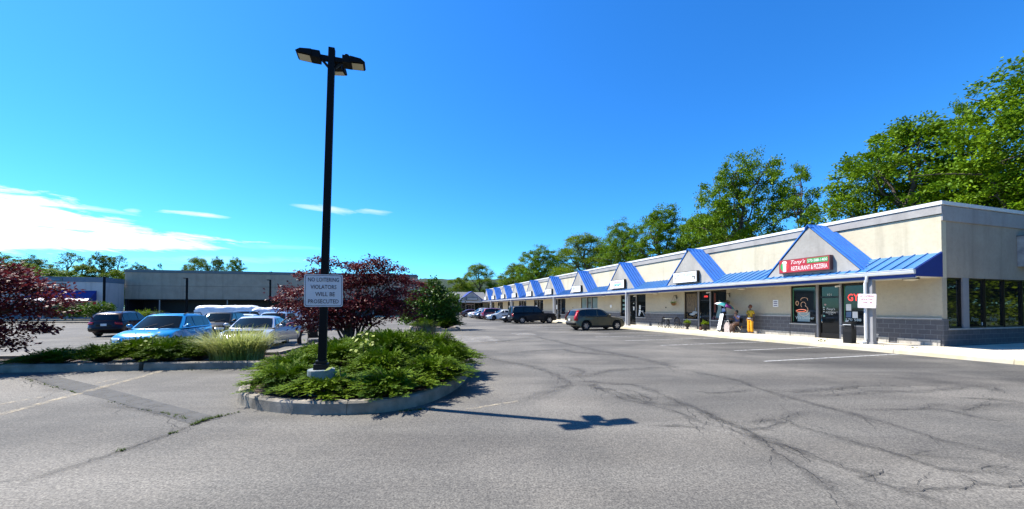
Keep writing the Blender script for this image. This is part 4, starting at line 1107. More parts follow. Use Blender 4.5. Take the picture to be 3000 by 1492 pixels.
ycl=M('yellow_cloth',(.52,.34,.02),.85,col2=(.44,.27,.015),scale=9); ocl=M('sunlit_yellow_cloth',(.75,.36,.01),.85,col2=(.62,.28,.01),scale=7)  # trouser cloth brightened to paint in the sun on the legs
J=[(0,.02,.94,.135),(0,.02,1.06,.135),(0,.02,1.20,.14),(0,.03,1.33,.115),(0,.015,1.40,.065),(-.17,.03,1.33,.075),(-.225,.035,1.16,.07),(.17,.03,1.33,.075),(.228,.04,1.16,.07)]
skin_mesh('top',J,[(0,1),(1,2),(2,3),(3,4),(3,5),(5,6),(3,7),(7,8)],ycl,t)
J=[(0,.02,.90,.125)]; E=[]
for sx in (-1,1):
    i=len(J); J += [(sx*.09,.02,.78,.105),(sx*.098,.0,.46,.085),(sx*.105,.02,.07,.085)]; E += [(0,i),(i,i+1),(i+1,i+2)]
skin_mesh('trousers',J,E,ocl,t)
mb=MB(); mb.tube([(-.12,-.10,1.36),(-.02,-.135,1.2),(.14,-.12,.98),(.20,-.02,.88)],.014,6); mb.box(.15,.27,-.10,.04,.76,.92); mb.build('shoulder_bag',M('dark_bag',(.05,.03,.02),.7),t)
mb=MB(); mb.lathe([(.142,.90),(.146,.94)],18); mb.build('waistband',MAT['white'],t)
# seated person in blue top and long patterned skirt, hand to the mouth
t=thing('person',W(9.05,.72,.15),ROT_SIGN,'seated person in blue top and long brown skirt holding a hand to the mouth','person')
J=[(0,.05,.55,.10),(0,.07,.72,.105),(0,.06,.90,.11),(0,.05,1.03,.08),(0,.02,1.11,.045),(0,.0,1.17,.042),
   (-.16,.05,1.01,.052),(-.22,-.06,.82,.042),(-.24,-.26,.86,.034),(.16,.05,1.01,.052),(.20,-.12,.84,.042),(.06,-.16,1.02,.034)]
E=[(0,1),(1,2),(2,3),(3,4),(4,5),(3,6),(6,7),(7,8),(3,9),(9,10),(10,11)]
for sx in (-1,1):
    i=len(J); J += [(sx*.09,-.02,.53,.085),(sx*.10,-.40,.50,.06),(sx*.09,-.36,.09,.04),(sx*.10,-.48,.035,.033)]; E += [(0,i),(i,i+1),(i+1,i+2),(i+2,i+3)]
hand_joints(J,E,8,(-.2,-1,.4),1); hand_joints(J,E,11,(-.4,-.1,.8),-1)
skin_mesh('body',J,E,skinD,t)
head_mesh(skinD,t,(0,-.02,1.27),R(-25),True,M('black_hair',(.012,.01,.01),.6),False)
J=[(0,.06,.62,.13),(0,.07,.74,.13),(0,.06,.90,.135),(0,.05,1.01,.105),(0,.03,1.07,.06),(-.17,.05,1.0,.07),(-.205,-.02,.88,.062),(.17,.05,1.0,.07),(.195,-.05,.89,.062)]
skin_mesh('top',J,[(0,1),(1,2),(2,3),(3,4),(3,5),(5,6),(3,7),(7,8)],M('blue_cloth',(.06,.08,.19),.85,col2=(.04,.05,.13),scale=12),t)
J=[(0,.06,.56,.15),(0,-.12,.53,.16),(0,-.34,.46,.15),(0,-.38,.26,.16),(0,-.37,.10,.18)]
skin_mesh('skirt',J,[(0,1),(1,2),(2,3),(3,4)],M('patterned_brown_cloth',(.09,.05,.035),.9,col2=(.025,.018,.018),scale=16),t)
mb=MB(); 
for sx in (-1,1): mb.ball((sx*.10,-.44,.03),(.04,.09,.035),10)
mb.build('shoes',MAT['white'],t,smooth=60)
t=thing('folding_chair',W(9.05,.72,.15),ROT_SIGN,'dark folding chair under the seated person in blue','chair')
mb=MB(); mb.box(-.22,.22,-.18,.24,.42,.45); mb.build('seat',MAT['plastic'],t,bevel=.01)
mb=MB(); mb.box(-.22,.22,.25,.28,.62,.90); mb.build('backrest',MAT['plastic'],t,bevel=.01)
for x in (-.22,.22):
    mb=MB(); mb.tube([(x,.27,.90),(x,.20,.44),(x,-.22,.0)],.012,6); mb.build('leg',MAT['chrome'],t)
    mb=MB(); mb.tube([(x*.9,-.16,.44),(x*.9,.28,.0)],.012,6); mb.build('leg',MAT['chrome'],t)
t=thing('tote_bag',W(9.55,.9,.15),ROT_SIGN,'tall pale patterned bag standing left of the seated person','bag')
mb=MB(); mb.prism([(-.20,0),(.18,0),(.21,.42),(.10,.60),(-.10,.62),(-.22,.40)],-.08,.10); mb.build('bag',M('patterned_bag',(.55,.48,.44),.85,col2=(.25,.20,.19),scale=14,detail=6),t,bevel=.02)
mb=MB(); mb.tube([(-.08,0,.61),(-.06,0,.74),(.06,0,.74),(.08,0,.60)],.012,6); mb.build('handle',MAT['white'],t)
t=thing('folded_trolley',W(9.85,.45,.15),ROT_SIGN,'dark wheeled case leaning on the wall behind the display cart','case')
mb=MB(); mb.box(-.16,.16,-.1,.12,.06,.72); mb.build('case',MAT['plastic'],t,bevel=.04)
mb=MB(); mb.tube([(-.1,.1,.70),(-.1,.14,.98),(.1,.14,.98),(.1,.1,.70)],.01,6); mb.build('handle',MAT['black'],t)

# ------------------------------------------------------------------ cars (local x forward, y left)
TYPES={
 'suv':dict(L=4.58,W=1.84,top=[(-2.16,.34),(-2.27,.46),(-2.28,.62),(-2.22,.68),(-2.22,.98),(-2.16,1.07),(-1.2,1.08),(0,1.05),(.86,1.05),(1.35,1.02),(1.85,.93),(2.12,.80),(2.25,.62),(2.28,.45),(2.18,.27)],
   cab=[(-2.14,1.05),(-1.92,1.50),(-1.70,1.60),(-.9,1.66),(-.1,1.66),(.28,1.60),(1.02,1.04)],xf=1.36,xr=-1.28,rw=.345,
   pil=[(-1.86,-1.34),(-1.27,-.36),(-.28,.95)],zg=(1.10,1.55)),
 'bigsuv':dict(L=5.5,W=2.04,top=[(-2.66,.40),(-2.74,.50),(-2.74,.72),(-2.70,.76),(-2.70,1.05),(-2.66,1.17),(-1.4,1.18),(0,1.17),(1.02,1.17),(1.6,1.17),(2.35,1.10),(2.62,.98),(2.70,.7),(2.71,.5),(2.60,.32)],
   cab=[(-2.66,1.15),(-2.52,1.75),(-2.35,1.86),(-1.2,1.90),(0,1.90),(.45,1.84),(1.18,1.16)],xf=1.62,xr=-1.52,rw=.40,
   pil=[(-2.46,-1.42),(-1.34,-.30),(-.22,1.1)],zg=(1.22,1.74)),
 'sedan':dict(L=4.7,W=1.82,top=[(-2.22,.36),(-2.33,.46),(-2.34,.64),(-2.28,.82),(-2.22,1.01),(-1.75,1.03),(-1.0,.98),(0,.94),(.80,.94),(1.35,.88),(1.9,.78),(2.2,.64),(2.33,.50),(2.33,.38),(2.2,.22)],
   cab=[(-1.80,1.00),(-1.15,1.34),(-.75,1.43),(-.3,1.455),(.05,1.44),(.30,1.38),(1.05,.93)],xf=1.42,xr=-1.36,rw=.325,
   pil=[(-1.42,-.98),(-.92,-.16),(-.08,.98)],zg=(1.02,1.35)),
}
def car(name,typ,loc,head,label,pt,rim='rim',rear_plate=True,open_door=False,group=None,cladding=None,roof_rails=False,lamp='plain',cat='car'):
    T=TYPES[typ]; Wd=T['W']; hw0=Wd/2
    t=thing(name,(loc[0],loc[1],gz(loc[0],loc[1])),math.atan2(head[1],head[0]),label,cat,group)
    top=T['top']; xf,xr,rw=T['xf'],T['xr'],T['rw']
    zb=.22 if typ!='bigsuv' else .30
    ra=rw+.075
    def arch(x0):
        zc_=rw; a0=math.asin(max(-1,min(1,(zb-zc_)/ra)))
        return [(x0+ra*math.cos(a),zc_+ra*math.sin(a)) for a in [a0+(PI-2*a0)*k/10 for k in range(11)]]
    prof=list(top)+[(xf+ra+.03,zb)]+arch(xf)+[(xf-ra-.03,zb),(xr+ra+.03,zb)]+arch(xr)+[(xr-ra-.03,zb+.06)]
    xmax=max(p[0] for p in prof); xmin=min(p[0] for p in prof)
    def pos(p,f,off=0):
        x,z=p; af=abs(f)
        hw=hw0*(1-.055*max(0,(z-.78)/.3)**1.5-.03*max(0,(.5-z)/.3))
        if x>1.2: x-=.34*af**3.2*((x-1.2)/(xmax-1.2))**1.3
        if x<-1.4: x+=.20*af**3.5*((-1.4-x)/(-1.4-xmin))**1.3
        if z>.8: z-=.05*af**5
        return (x,f*(hw+off),z)
    fs_=[-1,-.975,-.90,-.72,-.4,0,.4,.72,.90,.975,1]
    mb=MB(); n=len(prof); vs=[]
    for f in fs_:
        k=.990 if abs(f)==1 else 1
        for (x,z) in prof:
            vs.append(pos((x*k if abs(x)>1.9 else x,.62+(z-.62)*(.97 if abs(f)==1 and z>.85 else 1)),f))
    faces=[(i*n+j,i*n+(j+1)%n,(i+1)*n+(j+1)%n,(i+1)*n+j) for i in range(len(fs_)-1) for j in range(n)]
    mb.add(vs,faces); m0=len(mb.v)
    mb.f.append(tuple(range(n))); mb.m.append(0); mb.f.append(tuple(range(len(vs)-1,len(vs)-n-1,-1))); mb.m.append(0)
    body=mb.build('body',pt,t,smooth=38)
    # cabin
    cab=T['cab']; zr=max(p[1] for p in cab); z0=cab[0][1]
    def yw(z): return hw0*(.945-.215*max(0,(z-z0)/(zr-z0)))
    def cpos(p,f,o=0,nx=0,nz=0):
        x,z=p; af=abs(f); dz=(z-z0)/(zr-z0)
        x2=x-(.16*af**2.5 if x>.1 else 0)*(1-.3*dz)+(.09*af**3 if x<-1.0 else 0)
        return (x2+nx*o,f*yw(z),z-(.022*af**2+.035*af**10)*(1 if dz>.6 else 0)+nz*o)
    fc=[-1,-.96,-.85,-.5,0,.5,.85,.96,1]
    mb=MB(); n=len(cab); vs=[cpos(p,f) for f in fc for p in cab]
    faces=[(i*n+j,i*n+j+1,(i+1)*n+j+1,(i+1)*n+j) for i in range(len(fc)-1) for j in range(n-1)]
    mb.add(vs,faces); mb.f.append(tuple(range(n))); mb.m.append(0); mb.f.append(tuple(range(len(vs)-1,len(vs)-n-1,-1))); mb.m.append(0)
    mb.build('cabin',pt,t,smooth=42)
    def gpatch(nm,p,q,lo,hi,f0,mat):
        a=Vector((q[0]-p[0],q[1]-p[1])); nn=Vector((-a.y,a.x)).normalized()
        if nn.x*(1 if q[0]>0 else -1)<0 and abs(nn.x)>.2: nn=-nn
        if nn.y<0: nn=-nn
        vs=[]; fl=[-f0+2*f0*k/8 for k in range(9)]
        for u in (lo,(lo+hi)/2,hi):
            for f in fl: vs.append(cpos((p[0]+a.x*u,p[1]+a.y*u),f,.009,nn.x,nn.y))
        mb=MB(); mb.add(vs,[(i*9+j,i*9+j+1,(i+1)*9+j+1,(i+1)*9+j) for i in range(2) for j in range(8)])
        return mb.build(nm,MAT[mat],t,smooth=60,fix=False)
    gpatch('windscreen',cab[-1],cab[-2],.05,.95,.90,'carglass')
    gpatch('rear_window',cab[0],cab[1],.12,.92,.82,'carglass')
    # side glass: clip the cabin side outline to each window span
    def topz(x):
        for a,b in zip(cab[:-1],cab[1:]):
            if a[0]<=x<=b[0]: return a[1]+(b[1]-a[1])*(x-a[0])/(b[0]-a[0])
        return z0
    for sgn in (-1,1):
        for k,(a,b) in enumerate(T['pil']):
            zl=T['zg'][0]; up=[]
            for i in range(9):
                x=a+(b-a)*i/8; z=min(T['zg'][1],topz(x+(.0))-.085)
                z=min(z, topz(x-.10)-.05) if x<-1 else min(z,topz(x+.13)-.05)
                up.append((x,max(z,zl+.01)))
            pts=[(a,zl),(b,zl)]+up[::-1]
            vs=[(x-(.16*(1-.3*(z-z0)/(zr-z0)) if x>.1 else 0)+(.05 if x<-1.3 else 0),sgn*(yw(z)+.006),z) for x,z in pts]
            mb=MB(); mb.add(vs,[tuple(range(len(vs)))] if sgn>0 else [tuple(range(len(vs)-1,-1,-1))]); mb.build('side_window',MAT['carglass'],t,fix=False)
    # underbody
    mb=MB(); mb.box(xr-.5,xf+.5,-hw0+.27,hw0-.27,.20 if typ!='bigsuv' else .28,.86); mb.build('underbody',MAT['plastic'],t)
    # wheels
    for x0 in (xf,xr):
        for sgn in (-1,1):
            yc=sgn*(hw0-.135)
            mb=MB(); w_=.11; r=rw
            mb.lathe([(r*.62,-w_),(r*.92,-w_),(r,-w_*.7),(r,w_*.7),(r*.92,w_),(r*.62,w_),(r*.62,-w_)],28,(0,0,0),'y')
            wh=mb.build('wheel',MAT['rubber'],t,smooth=40); wh.location=(x0,yc,r)
            mb=MB(); yo=sgn*.085
            mb.lathe([(r*.66,yo),(r*.60,yo+sgn*.012),(r*.57,yo-sgn*.02),(r*.55,-yo),(r*.62,-yo)],28,(0,0,0),'y')
            mb.lathe([(0,yo+sgn*.012),(r*.14,yo+sgn*.008),(r*.15,yo-sgn*.02)],12,(0,0,0),'y')
            for k in range(6):
                a=2*PI*k/6; c_,s__=math.cos(a),math.sin(a); vs=[]
                for rr,ww in ((r*.1,.05),(r*.60,.034)):
                    for sg in (-1,1):
                        for dy in (.006,-.03): vs.append((rr*c_-sg*ww*s__,yo+sgn*dy,rr*s__+sg*ww*c_))
                mb.add(vs,[(0,2,6,4),(1,5,7,3),(0,4,5,1),(2,3,7,6)])
            mb.build('rim',MAT[rim],wh,smooth=40)
            mb=MB(); mb.lathe([(0,-yo*.2),(r*.6,-yo*.2)],20,(0,0,0),'y'); mb.build('brake_disc',MAT['plastic'],wh)
    # wheel arch cladding / lower trim
    if cladding:
        for sgn in (-1,1):
            mb=MB()
            for x0 in (xf,xr):
                ar=arch(x0); vs=[]
                for (x,z) in ar:
                    nx_,nz_=(x-x0)/ra,(z-rw)/ra
                    vs+= [pos((x,z),sgn,.006),pos((x+nx_*.06,z+nz_*.06),sgn,.006),pos((x+nx_*.06,z+nz_*.06),sgn,-.02)]
                mb.add(vs,[(3*i+k,3*i+k+1,3*i+4+k,3*i+3+k) for i in range(10) for k in range(2)])
            p=[(xr+ra+.06,zb-.01),(xf-ra-.06,zb-.01),(xf-ra-.06,zb+.15),(xr+ra+.06,zb+.15)]
            mb.add([pos(q,sgn,.006) for q in p],[(0,1,2,3)])
            mb.build('trim',MAT[cladding],t,smooth=40)
    def bpatch(nm,pts,f0,f1,mat,off=.012,m=6,mirror=True):
        obs=[]
        for sgn in ((1,-1) if mirror else (1,)):
            vs=[]; k_=len(pts)
            for i in range(m+1):
                f=sgn*(f0+(f1-f0)*i/m)
                for (x,z) in pts:
                    q=pos((x,z),f,.008); sx=1 if x>0 else -1
                    vs.append((q[0]+sx*off,q[1],q[2]))
            mb=MB(); mb.add(vs,[(i*k_+j,i*k_+j+1,(i+1)*k_+j+1,(i+1)*k_+j) for i in range(m) for j in range(k_-1)])
            o=mb.build(nm,MAT[mat],t,smooth=60,fix=False); obs.append(o)
            md=o.modifiers.new('thick','SOLIDIFY'); md.thickness=.012; md.offset=0
        return obs
    def ip(lst,z):   # front/rear outline at height z
        for a,b in zip(lst[:-1],lst[1:]):
            if min(a[1],b[1])<=z<=max(a[1],b[1]) and abs(a[1]-b[1])>1e-6: return (a[0]+(b[0]-a[0])*(z-a[1])/(b[1]-a[1]),z)
        return lst[0]
    frontl=[p for p in top if p[0]>1.7]; rearl=[p for p in top if p[0]<-2.0]
    ft=frontl[0][1]; 
    dz=.08 if typ!='bigsuv' else .14
    zh={'suv':.76,'bigsuv':.96,'sedan':.64}[typ]
    bpatch('headlight',[ip(frontl,zh),ip(frontl,zh-.06),ip(frontl,zh-.13)],.58,.985,'headlamp')
    bpatch('grille',[ip(frontl,zh-.06),ip(frontl,zh-.12),ip(frontl,zh-(.22 if typ!='sedan' else .16))],-.46,.46,'plastic',.010,8,False)
    bpatch('bumper_intake',[ip(frontl,.46),ip(frontl,.40),ip(frontl,.34)],-.66,.66,'plastic',.010,8,False)
    if lamp=='tall':
        p0=cab[0]; 
        for sgn in (-1,1):
            vs=[]
            for (x,z,w) in ((-2.235,.74,.16),(-2.235,.98,.14),(-2.16,1.10,.13),(-2.03,1.34,.10),(-1.93,1.50,.07)):
                yo=hw0*(.975 if z<1.05 else 0)+ (0 if z<1.05 else yw(z)-.005)
                xx=x+.10
                vs+=[(xx-.085,sgn*(yo-w),z),(xx,sgn*(yo+.006),z),(xx+w*.9,sgn*(yo+.014),z)]
            mb=MB(); mb.add(vs,[(3*i+k,3*i+k+1,3*i+4+k,3*i+3+k) for i in range(4) for k in range(2)])
            o=mb.build('tail_light',MAT['taillamp'],t,smooth=60,fix=False); md=o.modifiers.new('thick','SOLIDIFY'); md.thickness=.02; md.offset=0
    else:
        zt_=.92 if typ=='sedan' else (1.0 if typ=='suv' else 1.10)
        bpatch('tail_light',[ip(rearl,zt_-.02),ip(rearl,zt_-.10),ip(rearl,zt_-(.16 if typ!='bigsuv' else .34))],.62 if typ!='bigsuv' else .78,.99,'taillamp')
    bpatch('rear_bumper',[ip(rearl,.60),ip(rearl,.52),ip(rearl,.42)],-.93,.93,cladding or 'plastic',.014,8,False)
    pr=ip(rearl,.80 if typ!='sedan' else .74)
    if rear_plate:
        mb=MB(); mb.box(pr[0]-.03,pr[0]+.01,-.155,.155,pr[1]-.075,pr[1]+.075); mb.build('number_plate',MAT['plate'],t)
    # mirrors, handles
    for sgn in (-1,1):
        if open_door and sgn>0: continue
        zm=T['zg'][0]+.06; xm=T['pil'][-1][1]-.30
        mb=MB(); mb.ball((xm,sgn*(hw0+.10),zm),(.07,.11,.075),12); mb.tube([(xm,sgn*(hw0-.08),zm-.05),(xm,sgn*(hw0+.05),zm-.02)],.025,6); mb.build('mirror',pt,t,smooth=60)
    for sgn in (-1,1):
        for x in (T['pil'][1][0]+.05,T['pil'][2][0]+.05):
            mb=MB(); z=T['zg'][0]-.14; y=pos((x,z),sgn)[1]
            mb.box(x,x+.17,y-.012 if sgn>0 else y-.03,y+.03 if sgn>0 else y+.012,z-.015,z+.015); mb.build('door_handle',pt,t,bevel=.006)
        # door shut lines
        mb=MB()
        for x in (T['pil'][1][0]-.04,T['pil'][2][0]-.04,T['pil'][2][1]-.12):
            zz=[zb+.20,.5,.75,T['zg'][0]-.10]
            vs=[]
            for z in zz: 
                y=pos((x,z),sgn,.0025)[1]; vs+=[(x-.006,y,z),(x+.006,y,z)]
            mb.add(vs,[(0,1,3,2),(2,3,5,4),(4,5,7,6)])
        mb.build('door_seam',MAT['black'],t,fix=False)
    if roof_rails:
        for sgn in (-1,1):
            zz=zr-.02; mb=MB(); y=sgn*(yw(zr)-.06)
            mb.tube([(-1.6,y,zz-.05),(-1.45,y,zz+.05),(-.3,y,zz+.06),(.1,y,zz-.02)],.02,6); mb.build('roof_rail',MAT['plastic'],t,smooth=60)
    # interior bulk seen through nothing: wipers on the windscreen foot
    mb=MB(); c0=cab[-1]
    for y in (-.45,.1): mb.tube([(c0[0]-.02,y,c0[1]+.03),(c0[0]-.22,y+.45,c0[1]+.20)],.008,4)
    mb.build('wiper',MAT['black'],t)
    if open_door:
        d=thing('open_door'); d.parent=t
        hx=T['pil'][-1][1]-.12; d.location=(hx,hw0-.02,0); d.rotation_euler=(0,0,R(-47))
        zs=[zb+.18,.45,.70,.86,.955]
        mb=MB(); vs=[]
        Ld=1.12
        for z,yo,x1 in ((.36,-.02,-Ld+.08),(.5,.02,-Ld+.02),(.72,.035,-Ld-.02),(.88,.01,-Ld-.06),(.965,-.03,-Ld-.10)):
            vs+=[(0,yo,z),(x1,yo,z),(x1,yo-.09,z),(0,yo-.09,z)]
        fcs=[(3,2,1,0)]
        for i in range(4):
            for k in range(4): fcs.append((4*i+k,4*i+(k+1)%4,4*i+4+(k+1)%4,4*i+4+k))
        fcs.append((16,17,18,19)); mb.add(vs,fcs); mb.build('door_skin',pt,d,smooth=50)
        mb=MB(); p=[(-.05,.965),(-.62,1.36),(-Ld+.12,1.33),(-Ld-.10,.965)]
        pp=[(x,-.04-.20*(z-.965),z) for x,z in p]
        mb.tube(pp,.022,6); mb.build('window_frame',MAT['black'],d)
        mb=MB(); mb.add([(x,y+.0,z) for x,y,z in pp],[(0,1,2,3)]); mb.build('door_window',MAT['paleglass'] if False else MAT['doorglass'],d,fix=False)
        mb=MB(); mb.ball((-.20,.12,1.02),(.07,.11,.07),12); mb.tube([(-.2,-.02,.98),(-.2,.08,1.0)],.022,6); mb.build('mirror',pt,d,smooth=60)
        mb=MB(); mb.box(-Ld+.02,-Ld+.18,.02,.055,.83,.86); mb.build('door_handle',MAT['chrome'],d,bevel=.006)
        # opening left in the flank
        mb=MB(); p=[(hx-1.10,.40),(hx-.02,.40),(hx-.02,.95),(hx-1.12,.95)]
        mb.add([pos(q,1,.004) for q in p],[(0,1,2,3)]); mb.build('door_opening',MAT['plastic'],t,fix=False)
    return t
m,nt,N,L,b=newmat('door_glass'); b.inputs['Base Color'].default_value=(.10,.16,.18,1); b.inputs['Roughness'].default_value=.03; b.inputs['Alpha'].default_value=.55; MAT['doorglass']=m
u=U; v=V; nu=-U; nv=-V
g1='cars parked in the left hand car park'; g2='cars parked nose to the shops'
car('parked_car','suv',(-15.15,17.0),nu,'bright turquoise blue SUV with roof rails behind the low junipers',paint('turquoise_paint',(.002,.25,.54),(.002,.22,.48)),group=g1,roof_rails=True)
car('parked_car','sedan',(-11.6,17.65),nu,'silver sedan with its front door open behind the striped grass',paint('silver_paint',(.56,.58,.60),metal=.4),group=g1,open_door=True)
car('parked_car','suv',(-27.4,27.4),u,'very dark maroon SUV seen from behind on the open left car park',paint('maroon_paint',(.022,.003,.005),coat=.35),group=g1,roof_rails=True)
car('parked_car','suv',(-18.4,24.3),nu,'black SUV between the turquoise SUV and the silver sedan',paint('black_paint',(.012,.012,.014),coat=.1,rough=.4),group=g1)
car('parked_car','sedan',(-20.3,29.2),nu,'white sedan parked in front of the wrapped white loads',paint('white_paint',(.72,.73,.74),metal=0),group=g1)
car('parked_car','suv',(-24.2,34.6),nu,'dark grey SUV behind the white sedan in the left car park',paint('grey_paint',(.05,.055,.07)),group=g1)
car('parked_car','suv',(-15.1,24.6),nu,'silver grey SUV with a glaring windscreen behind the open car door',paint('pale_silver_paint',(.40,.45,.48),metal=.5),group=g1)
car('parked_car','sedan',(-15.4,30.5),nu,'pale blue grey car mostly hidden behind the purple maple',paint('pale_blue_paint',(.28,.34,.42),metal=.3),group=g1)
def at(s,d): q=W(s,d); return (q[0],q[1])
car('parked_car','suv',at(17.0,6.05),v,'olive grey SUV with tall red tail lights parked nose to the kerb',paint('olive_paint',(.13,.115,.068),(.11,.098,.06),metal=.3,coat=.3),group=g2,cladding='plastic',lamp='tall')
car('parked_car','bigsuv',at(30.3,6.35),v,'long black SUV parked in front of the white column',paint('gloss_black_paint',(.008,.008,.010),coat=.1,rough=.4),group=g2,cladding='black')
car('parked_car','sedan',at(33.4,6.9),nv,'black car with pale nose half hidden by the long black SUV',paint('black_paint_b',(.02,.02,.022),coat=.1,rough=.4),group=g2)
car('parked_car','sedan',at(41.0,6.8),nv,'white sedan backed into its bay left of the long black SUV',paint('white_paint_b',(.70,.72,.72),metal=0),group=g2,rim='darkrim')
car('parked_car','suv',at(44.6,6.7),v,'dark red SUV parked left of the white sedan by the shops',paint('red_paint',(.20,.008,.014)),group=g2)
car('parked_car','suv',at(47.6,7.0),nv,'dark blue SUV with bright nose left of the red SUV',paint('navy_paint',(.02,.025,.04)),group=g2)
car('parked_car','sedan',at(51.0,6.7),v,'white car with red tail lights in the far row by the shops',paint('white_paint_c',(.66,.67,.68),metal=0),group=g2)
car('parked_car','suv',at(54.6,6.8),nv,'white SUV with dark nose, leftmost clearly seen in the shop row',paint('white_paint_d',(.62,.63,.65),metal=0),group=g2)
car('parked_car','sedan',at(60.5,7.0),v,'dark red car farthest along the shops by the grey roofed building',paint('dark_red_paint',(.10,.01,.012)),group=g2)

# bent person at the sedan and the pushchair
t=thing('person',(-10.1,18.35,-.21),math.atan2(nv[1],nv[0])+PI/2,'person in red top bending into the silver sedan behind its open door','person')
J=[(0,.0,.88,.105),(0,-.16,1.02,.12),(0,-.34,1.12,.12),(0,-.45,1.15,.08),(0,-.54,1.14,.05),(0,-.60,1.13,.045),
   (-.17,-.44,1.12,.055),(-.22,-.52,.88,.045),(-.18,-.66,.72,.036),(.17,-.44,1.12,.055),(.22,-.52,.88,.045),(.18,-.66,.72,.036)]
E=[(0,1),(1,2),(2,3),(3,4),(4,5),(3,6),(6,7),(7,8),(3,9),(9,10),(10,11)]
for sx in (-1,1):
    i=len(J); J += [(sx*.09,.02,.80,.09),(sx*.10,-.02,.46,.065),(sx*.10,.04,.09,.042),(sx*.10,-.09,.035,.035)]; E += [(0,i),(i,i+1),(i+1,i+2),(i+2,i+3)]
hand_joints(J,E,8,(.1,-.4,-1),1); hand_joints(J,E,11,(-.1,-.4,-1),-1)
skin_mesh('body',J,E,skinD,t)
head_mesh(skinD,t,(0,-.70,1.12),0,True,M('dark_brown_hair',(.025,.015,.01),.6),False)
J=[(0,.0,.95,.13),(0,-.16,1.04,.15),(0,-.34,1.13,.145),(0,-.45,1.15,.10),(-.17,-.44,1.12,.075),(-.205,-.49,.98,.07),(.17,-.44,1.12,.075),(.205,-.49,.98,.07)]
skin_mesh('top',J,[(0,1),(1,2),(2,3),(3,4),(4,5),(3,6),(6,7)],M('red_cloth',(.33,.03,.05),.85),t)
J=[(0,.02,.89,.13)]; E=[]
for sx in (-1,1):
    i=len(J); J += [(sx*.09,.02,.78,.11),(sx*.10,-.02,.46,.085),(sx*.10,.03,.08,.065)]; E += [(0,i),(i,i+1),(i+1,i+2)]
skin_mesh('trousers',J,E,M('dark_trousers',(.02,.02,.025),.85),t)
t=thing('pushchair',(-9.5,18.5,-.18),math.atan2(u[1],u[0]),'black folding pushchair standing by the open door of the silver sedan','pushchair')
for x,y in ((.35,.22),(.35,-.22),(-.3,.26),(-.3,-.26)):
    mb=MB(); mb.lathe([(0,-.02),(.09,-.025),(.115,0),(.09,.025),(0,.02)],16,(x,y,.115),'y'); mb.build('wheel',MAT['rubber'],t,smooth=50)
mb=MB()
for y in (-.24,.24): mb.tube([(.35,y*.9,.12),(.0,y,.55),(-.25,y,.98),(-.42,y*.95,1.05)],.016,6); mb.tube([(-.3,y,.12),(.05,y,.62)],.014,6)
mb.tube([(-.42,-.23,1.05),(-.42,.23,1.05)],.018,6); mb.build('frame',MAT['black'],t)
mb=MB(); mb.prism([(.25,.45),(.30,.52),(-.02,.56),(-.24,1.0),(-.32,.97),(-.10,.44)],-.2,.2); mb.build('seat',M('pushchair_fabric',(.02,.02,.022),.9),t,bevel=.02)
mb=MB(); mb.box(-.25,.2,-.2,.2,.22,.36); mb.build('basket',M('pushchair_basket',(.25,.24,.23),.9,var=.6,scale=8),t,bevel=.02)
mb=MB(); mb.lathe([(.02,.0),(.2,.0),(.24,.0)],10) if False else mb.prism([(-.28,.95),(-.20,1.15),(.02,1.20),(.16,1.08),(.0,1.1),(-.18,1.02)],-.21,.21); mb.build('hood',M('hood_fabric',(.02,.02,.03),.9),t,bevel=.01)

# ------------------------------------------------------------------ buildings across the car park
ang=math.atan2(.22,.9755)
so_=thing('store_building',(-63.9,63.6,0),ang,'long low grey windowless store with dark recessed front across the car park','building')
HS=8.05
mb=MB(); mb.box(0,46.8,0,.35,3.05,HS-.48); mb.build('front_wall',MAT['storewall'],so_)
mb=MB(); mb.box(-.05,46.85,-.08,.4,HS-.48,HS); mb.box(46.4,46.85,.4,30,HS-.48,HS); mb.build('coping',MAT['storeband'],so_)
mb=MB(); mb.box(-.02,46.8,-.03,.0,5.35,5.38); mb.box(-.02,46.8,-.035,.0,3.05,3.15); mb.build('wall_joint',MAT['storedark'],so_)
mb=MB(); mb.box(46.45,46.8,.35,30,-.3,HS-.48); mb.box(0,.35,.35,30,-.3,HS-.48); mb.box(0,46.8,30,30.3,-.3,HS-.48); mb.build('side_wall',MAT['storewall'],so_)
mb=MB(); mb.box(0.3,46.5,.3,30,HS-.6,HS-.5); mb.build('roof',MAT['roofdeck'],so_)
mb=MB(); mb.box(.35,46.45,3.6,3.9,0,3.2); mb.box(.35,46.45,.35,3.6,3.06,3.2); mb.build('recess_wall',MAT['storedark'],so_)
mb=MB(); mb.box(.36,.40,.36,3.6,-.2,3.05); mb.box(.02,.36,-.02,.34,-.2,3.04); mb.build('recess_shade_lining',MAT['storedark'],so_)  # near-black lining added over the lit return to stand for recess shade
for x in (4.8,14.8,23.6,33,38.8,43): 
    mb=MB(); mb.box(x,x+.11,.05,.2,0,3.05); mb.build('post',MAT['ledge'],so_)
mb=MB(); mb.box(0,46.8,-1.2,3.6,-.3,.14); mb.build('store_walk',MAT['walk'],so_)

